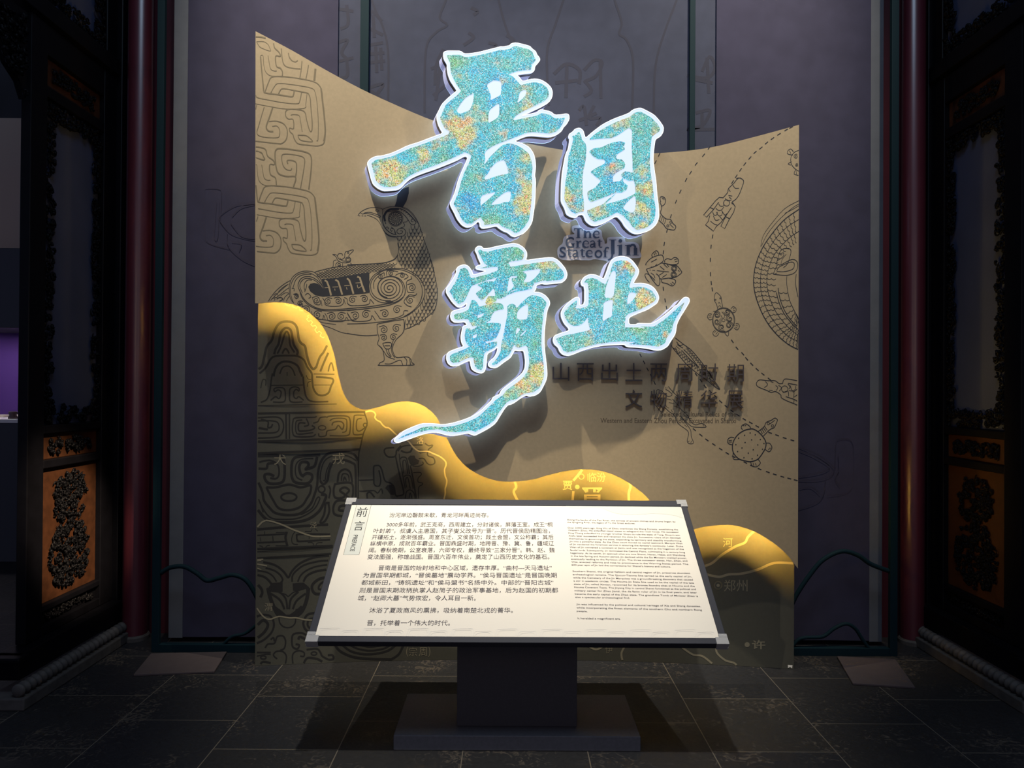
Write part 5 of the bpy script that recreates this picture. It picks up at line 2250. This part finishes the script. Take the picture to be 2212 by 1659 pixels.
upright(331.5, 347.5, 900, 'upright')
upright(1924.5, 1940.5, 900, 'upright')
upright(778, 796.5, 100, 'upright', 4.138)
upright(1490, 1502, 150, 'upright', 4.138)
mb = MB()
mb.box((xpix(347.5, 900, YFm), YFm, 0.0), (xpix(1924.5, 900, YFm), YFm + 0.04, 0.042))
mb.build('bottom_rail', M['teal'], fr, bevel=0.002)


def bent(crop, s, r=0.0125, y=4.0):
    p = catmull(P(crop, s), 6)
    mb = MB()
    mb.smooth = True
    mb.tube([on_y(q[0], q[1], y) for q in p], r, 10)
    mb.build('bent_tube', M['teal'], fr)


bent('P', '347,1238 368,1226 398,1224 425,1238 447,1254 472,1249 502,1242 530,1252 551,1282 566,1320')
bent('P', '478,1398 500,1376 530,1368 560,1345', r=0.009)
bent('VR', '110,965 140,905 190,830 250,760 330,722 400,738 460,778 540,808')
bent('VR', '110,1150 140,1108 175,1095 250,1090 300,1055 350,1035 390,1055 420,1100 452,1145', r=0.010)

# ================================================================ red pillars
for e0, e1, j0, j1, side in ((273, 323, 318, 385, 'left'), (1949, 1996, 1890, 1952, 'right')):
    yp = 4.20
    a, b_ = xpix(e0, 700, yp), xpix(e1, 700, yp)
    r, xc = (b_ - a) / 2, (a + b_) / 2
    t = thing('red_pillar', (xc, yp, 0), 'round red lacquered pillar beside the %s door leaf' % side, 'pillar', 'red pillars')
    mb = MB()
    mb.lathe([(r, 0.03), (r, 6.55)], xc, yp, 64)
    mb.build('shaft', M['red'], t, smooth=True)
    mb = MB()
    mb.lathe([(0.0, 0.03), (r + 0.005, 0.03), (r + 0.012, 0.02), (r + 0.012, 0.0)], xc, yp, 48)
    mb.build('stone_footing', M['stone'], t, smooth=False)
    mb = MB()
    mb.box((xpix(j0, 700, 4.29), 4.29, 0.0), (xpix(j1, 700, 4.29), 4.33, 6.55))
    o = mb.build('red_jamb', M['red'])
    tag(o, 'flat dark red timber jamb between the pillar and the banner on the %s' % side, 'door jamb', 'red jambs')

# ================================================================ brown boards lying on the floor
for s, label in (('326,1411 490,1407 463,1449.5 288,1456.5', 'flat brown board lying on the floor at the left foot of the teal frame'),
                 ('1808,1417 1934,1423 1977,1483.5 1842,1475', 'flat brown board lying on the floor at the right foot of the teal frame')):
    q = [on_z(a, b, 0.012) for a, b in P('P', s)]
    q = [q[3], q[2], q[1], q[0]]
    mb = MB()
    mb.hexa([(p.x, p.y, 0.0) for p in q] + [(p.x, p.y, 0.012) for p in q])
    o = mb.build('floor_board', M['brown_board'], None, bevel=0.003)
    c0 = sum((v.co for v in o.data.vertices), Vector()) / 8
    o.data.transform(Matrix.Translation(-c0))
    o.location = c0
    tag(o, label, 'board', 'brown boards on the floor')

# ================================================================ carved wooden screens on both sides
RN = random.Random(11)


def carving(mb, X, sgn, region, n, size, rad, depth=0.012):
    """curled leaf relief filling a (y, z) region on the plane x = X, facing sgn"""
    ys_ = [p[0] for p in region]
    zs_ = [p[1] for p in region]
    k = 0
    tries = 0
    while k < n and tries < n * 40:
        tries += 1
        y, z = RN.uniform(min(ys_), max(ys_)), RN.uniform(min(zs_), max(zs_))
        if not inside((y, z), region):
            continue
        k += 1
        s = size * RN.uniform(0.6, 1.15)
        turns = RN.uniform(0.7, 1.3)
        a0 = RN.uniform(0, 6.28)
        sg = RN.choice((-1, 1))
        pts, rs = [], []
        m = 9
        for i in range(m):
            t = i / (m - 1)
            a = a0 + sg * 6.28 * turns * t
            r = s * (0.25 + 0.75 * t)
            pts.append((X + sgn * (depth * (1 - 0.6 * t)), y + r * math.cos(a) * 0.8, z + r * math.sin(a)))
            rs.append(rad * (1.15 - 0.75 * t))
        mb.tube(pts, rs, 5)


def rect(y0, y1, z0, z1):
    return [(y0, z0), (y1, z0), (y1, z1), (y0, z1)]


def slab(mb, X, sgn, d0, d1, y0, y1, z0, z1):
    a, b = sorted((X + sgn * d0, X + sgn * d1))
    mb.box((a, y0, z0), (b, y1, z1))


def gourd(yc, z0, z1, w):
    out = []
    n = 40
    for i in range(n):
        t = i / n
        a = 2 * math.pi * t
        zz = 0.5 - 0.5 * math.cos(a)
        side = 1 if t < 0.5 else -1
        prof = (0.42 + 0.58 * math.sin(math.pi * min(1, (zz + 0.06) / 0.66)) if zz < 0.58
                else 0.60 + 0.22 * math.sin(math.pi * (zz - 0.58) / 0.42))
        if zz < 0.05:
            prof *= zz / 0.05
        if zz > 0.96:
            prof *= max(0.4, (1 - zz) / 0.04)
        out.append((yc + side * prof * w / 2, z0 + (z1 - z0) * zz))
    return out


def screen(X, s, y_shift, side, amber):
    """fixed carved door leaf in the plane x = X, face looking to s (+1 = towards +x)"""
    Y = lambda v: v + y_shift
    t = thing('carved_screen', (X, Y(3.8), 0.24),
              'tall black carved wooden door leaf on the %s' % side, 'carved screen', 'carved wooden screens')
    b = lambda name, m, f, **k: None
    y0, y1 = Y(3.43), Y(4.17)

    def part(name, d0, d1, ya, yb, z0, z1, m='wood', bevel=0.004):
        mb = MB()
        slab(mb, X, s, d0, d1, ya, yb, z0, z1)
        return mb.build(name, M[m], t, bevel=bevel)
    part('stile', -0.05, 0.0, y0, Y(3.55), 0.23, 3.22)
    part('stile', -0.05, 0.0, Y(4.05), y1, 0.23, 3.22)
    for z0, z1 in ((0.23, 0.275), (0.345, 0.375), (1.045, 1.085), (1.215, 1.255), (2.865, 2.92), (3.07, 3.22)):
        part('rail', -0.048, -0.002, Y(3.55), Y(4.05), z0, z1)
    part('lower_apron', -0.045, -0.028, Y(3.55), Y(4.05), 0.275, 0.345)
    p = part('skirt_panel', -0.045, -0.028, Y(3.55), Y(4.05), 0.375, 1.045, amber)
    mb = MB()
    carving(mb, X - s * 0.026, s, gourd(Y(3.80), 0.415, 1.005, 0.34), 300, 0.021, 0.0068)
    o = mb.build('gourd_carving', M['carve'], t, smooth=True)
    mb = MB()
    carving(mb, X - s * 0.026, s, rect(Y(3.60), Y(4.0), 0.292, 0.328), 60, 0.016, 0.006)
    mb.build('leaf_carving', M['carve'], t, smooth=True)
    part('waist_panel', -0.045, -0.028, Y(3.55), Y(4.05), 1.085, 1.215, amber)
    mb = MB()
    carving(mb, X - s * 0.026, s, rect(Y(3.62), Y(3.98), 1.115, 1.185), 70, 0.016, 0.007)
    mb.build('leaf_carving', M['carve'], t, smooth=True)
    part('top_panel', -0.045, -0.028, Y(3.55), Y(4.05), 2.92, 3.07, amber)
    mb = MB()
    carving(mb, X - s * 0.026, s, rect(Y(3.62), Y(3.98), 2.955, 3.035), 70, 0.016, 0.007)
    mb.build('leaf_carving', M['carve'], t, smooth=True)
    part('window_cloth', -0.042, -0.034, Y(3.55), Y(4.05), 1.255, 2.865, 'pane')
    wz0, wz1, wy0, wy1 = 1.255, 2.865, Y(3.55), Y(4.05)
    mb = MB()
    carving(mb, X - s * 0.024, s, rect(wy0 + .01, wy1 - .01, wz0 + .012, wz0 + .09), 70, 0.022, 0.008)
    mb.build('carved_window_border', M['carve'], t, smooth=True)
    mb = MB()
    carving(mb, X - s * 0.024, s, rect(wy0 + .01, wy1 - .01, wz1 - .085, wz1 - .012), 70, 0.022, 0.008)
    mb.build('carved_window_border', M['carve'], t, smooth=True)
    mb = MB()
    carving(mb, X - s * 0.024, s, rect(wy0 + .012, wy0 + .085, wz0 + .06, wz1 - .06), 170, 0.022, 0.008)
    mb.build('carved_window_border', M['carve'], t, smooth=True)
    mb = MB()
    carving(mb, X - s * 0.024, s, rect(wy1 - .07, wy1 - .012, wz0 + .06, wz1 - .06), 150, 0.022, 0.008)
    mb.build('carved_window_border', M['carve'], t, smooth=True)

    # sill under the leaf with a twisted rope moulding
    q = thing('carved_sill', (X + s * 0.06, Y(3.75), 0),
              'black wooden sill with twisted rope moulding under the carved door leaf on the %s' % side, 'door sill', 'rope moulded sills')
    mb = MB()
    slab(mb, X, s, -0.06, 0.06, Y(3.30), Y(4.18), 0.115, 0.228)
    mb.build('sill_beam', M['wood'], q, bevel=0.006)
    mb = MB()
    slab(mb, X, s, -0.06, 0.085, Y(3.26), Y(3.34), 0.205, 0.24 - 0.012)
    mb.build('end_cap', M['wood'], q, bevel=0.006)
    mb = MB()
    slab(mb, X, s, -0.06, 0.115, Y(3.25), Y(4.18), 0.0, 0.055)
    mb.build('plinth', M['stone'], q, bevel=0.006)
    mb = MB()
    pts, rs = [], []
    n = 150
    for i in range(n + 1):
        y = Y(3.26) + 0.9 * i / n
        pts.append((X + s * 0.078, y, 0.085))
        rs.append(0.024 + 0.007 * math.sin(i * 2 * math.pi / 6.5))
    mb.tube(pts, rs, 12)
    mb.build('rope_moulding', M['stone'], q, smooth=True)

    # transom over it
    h = thing('carved_transom', (X, Y(3.7), 3.23),
              'black carved transom window frame over the door leaf on the %s' % side, 'transom', 'carved transoms')
    mb = MB()
    slab(mb, X, s, -0.06, 0.02, Y(2.55), Y(4.17), 3.23, 3.32)
    mb.build('beam', M['wood'], h, bevel=0.005)
    mb = MB()
    slab(mb, X, s, -0.05, 0.0, Y(4.07), Y(4.17), 3.32, 5.2)
    mb.build('stile', M['wood'], h, bevel=0.005)
    mb = MB()
    slab(mb, X, s, -0.05, 0.0, Y(2.55), Y(4.17), 4.6, 5.2)
    mb.build('head', M['wood'], h, bevel=0.005)
    mb = MB()
    slab(mb, X, s, -0.042, -0.034, Y(2.55), Y(4.07), 3.32, 4.6)
    mb.build('window_cloth', M['pane'], h)
    mb = MB()
    carving(mb, X - s * 0.02, s, rect(Y(3.0), Y(4.06), 3.335, 3.41), 130, 0.022, 0.009)
    mb.build('carved_window_border', M['carve'], h, smooth=True)
    mb = MB()
    carving(mb, X - s * 0.02, s, rect(Y(3.98), Y(4.06), 3.38, 4.55), 110, 0.022, 0.009)
    mb.build('carved_window_border', M['carve'], h, smooth=True)

    # bracket under the transom beam, in front of the leaf
    k = thing('carved_bracket', (X, Y(3.42), 2.75),
              'carved black corner bracket under the transom beam on the %s edge of the picture' % side, 'carved bracket', 'carved brackets')
    reg = [(Y(3.40), 2.79), (Y(3.36), 2.86), (Y(3.28), 2.91), (Y(3.22), 3.0), (Y(3.08), 3.06), (Y(2.8), 3.10), (Y(2.8), 3.20), (Y(3.40), 3.20)]
    mb = MB()
    a, b_ = X - s * 0.04, X - s * 0.005
    vv, ff = tri(reg)
    n = len(vv)
    mb.add([(a, p[0], p[1]) for p in vv] + [(b_, p[0], p[1]) for p in vv],
           [f for f in ff] + [tuple(i + n for i in reversed(f)) for f in ff])
    m = len(reg)
    mb.add([(a, p[0], p[1]) for p in reg] + [(b_, p[0], p[1]) for p in reg], [(i, (i + 1) % m, m + (i + 1) % m, m + i) for i in range(m)])
    mb.build('back_board', M['wood'], k, recalc=True)
    mb = MB()
    carving(mb, X - s * 0.004, s, [(p[0] - 0.02, min(p[1], 3.16)) for p in reg], 95, 0.026, 0.010, 0.016)
    mb.build('leaf_carving', M['carve'], k, smooth=True)

    # post between the leaf and the pillar
    g = MB()
    a, b_ = sorted((X - s * 0.08, X + s * 0.018))
    g.box((a, 4.196, 0.0), (b_, 4.30, 6.5))
    o = g.build('door_post', M['wood'], None, bevel=0.006)
    tag(o, 'black square wooden post between the carved door leaf and the red pillar on the %s' % side, 'post', 'door posts')


screen(-2.27, 1, 0.0, 'left', 'amber_wood')
screen(2.43, -1, 0.02, 'right', 'amber_wood')

# ================================================================ display cases seen through the side openings
for sx, label in ((-1, 'purple lined display case with a white shelf, beyond the opening at the left edge'),
                  (1, 'purple lined display case with a white shelf, beyond the opening at the right edge')):
    yc = 6.0
    x0, x1 = (-5.2, xpix(76, 800, yc)) if sx < 0 else (xpix(2206, 800, yc), 5.4)
    t = thing('display_case', ((x0 + x1) / 2, yc, 0), label, 'display case', 'purple display cases')

    def bx(name, m, lo, hi):
        mb = MB()
        mb.box(lo, hi)
        return mb.build(name, M[m], t, bevel=0.003)
    Z = lambda py: on_y(40, py, yc).z
    zs = Z(906)
    bx('plinth', 'case_dark', (x0, yc, 0.0), (x1, yc + 0.7, zs - 0.03))
    bx('shelf', 'case_white', (x0, yc, zs - 0.03), (x1, yc + 0.7, zs))
    bx('back_lining', 'case_purple', (x0, yc + 0.62, zs), (x1, yc + 0.66, Z(705)))
    bx('fascia', 'case_dark', (x0, yc, Z(708)), (x1, yc + 0.7, Z(536)))
    bx('end_panel', 'case_dark', (x1 - 0.02, yc, zs), (x1, yc + 0.7, Z(708))) if sx < 0 else bx('end_panel', 'case_dark', (x0, yc, zs), (x0 + 0.008, yc + 0.7, Z(708)))
    mb = MB()
    mb.box((x0, yc + 0.66, Z(536)), (x1, yc + 0.70, Z(192)))
    mb.build('upper_wall', M['case_wall'], t)
    area('case_lamp', ((x0 + x1) / 2 if sx > 0 else x1 - 0.5, yc + 0.25, Z(720)), ((x0 + x1) / 2 if sx > 0 else x1 - 0.5, yc + 0.4, 0), 3.5, (0.95, 0.85, 1.0), 0.8, 0.05)
    if sx < 0:
        for px, py, w, m, lab in ((10, 884, 0.085, 'slip', 'pale flat relic lying on the case shelf at the left edge of the picture'),
                                  (46, 884, 0.11, 'slip', 'pale flat relic lying on the case shelf nearer the door leaf')):
            p = on_y(px, py, yc + 0.45)
            mb = MB()
            mb.box((p.x - w / 2, yc + 0.38, zs + 0.0015), (p.x + w / 2, yc + 0.46, zs + 0.0225))
            o = mb.build('ivory_relic', M[m], None, bevel=0.006)
            tag(o, lab, 'relic', 'relics in the left case')
        p = on_y(28, 905, yc + 0.1)
        mb = MB()
        z0 = zs + 0.0015
        mb.lathe([(0.0, z0 + .06), (0.03, z0 + .06), (0.034, z0 + .045), (0.026, z0 + .03), (0.036, z0 + .012), (0.036, z0), (0.0, z0)], p.x, yc + 0.1, 16)
        o = mb.build('bronze_relic', M['exhibit'], None, smooth=True)
        tag(o, 'small dark bronze relic at the front of the white case shelf', 'relic')
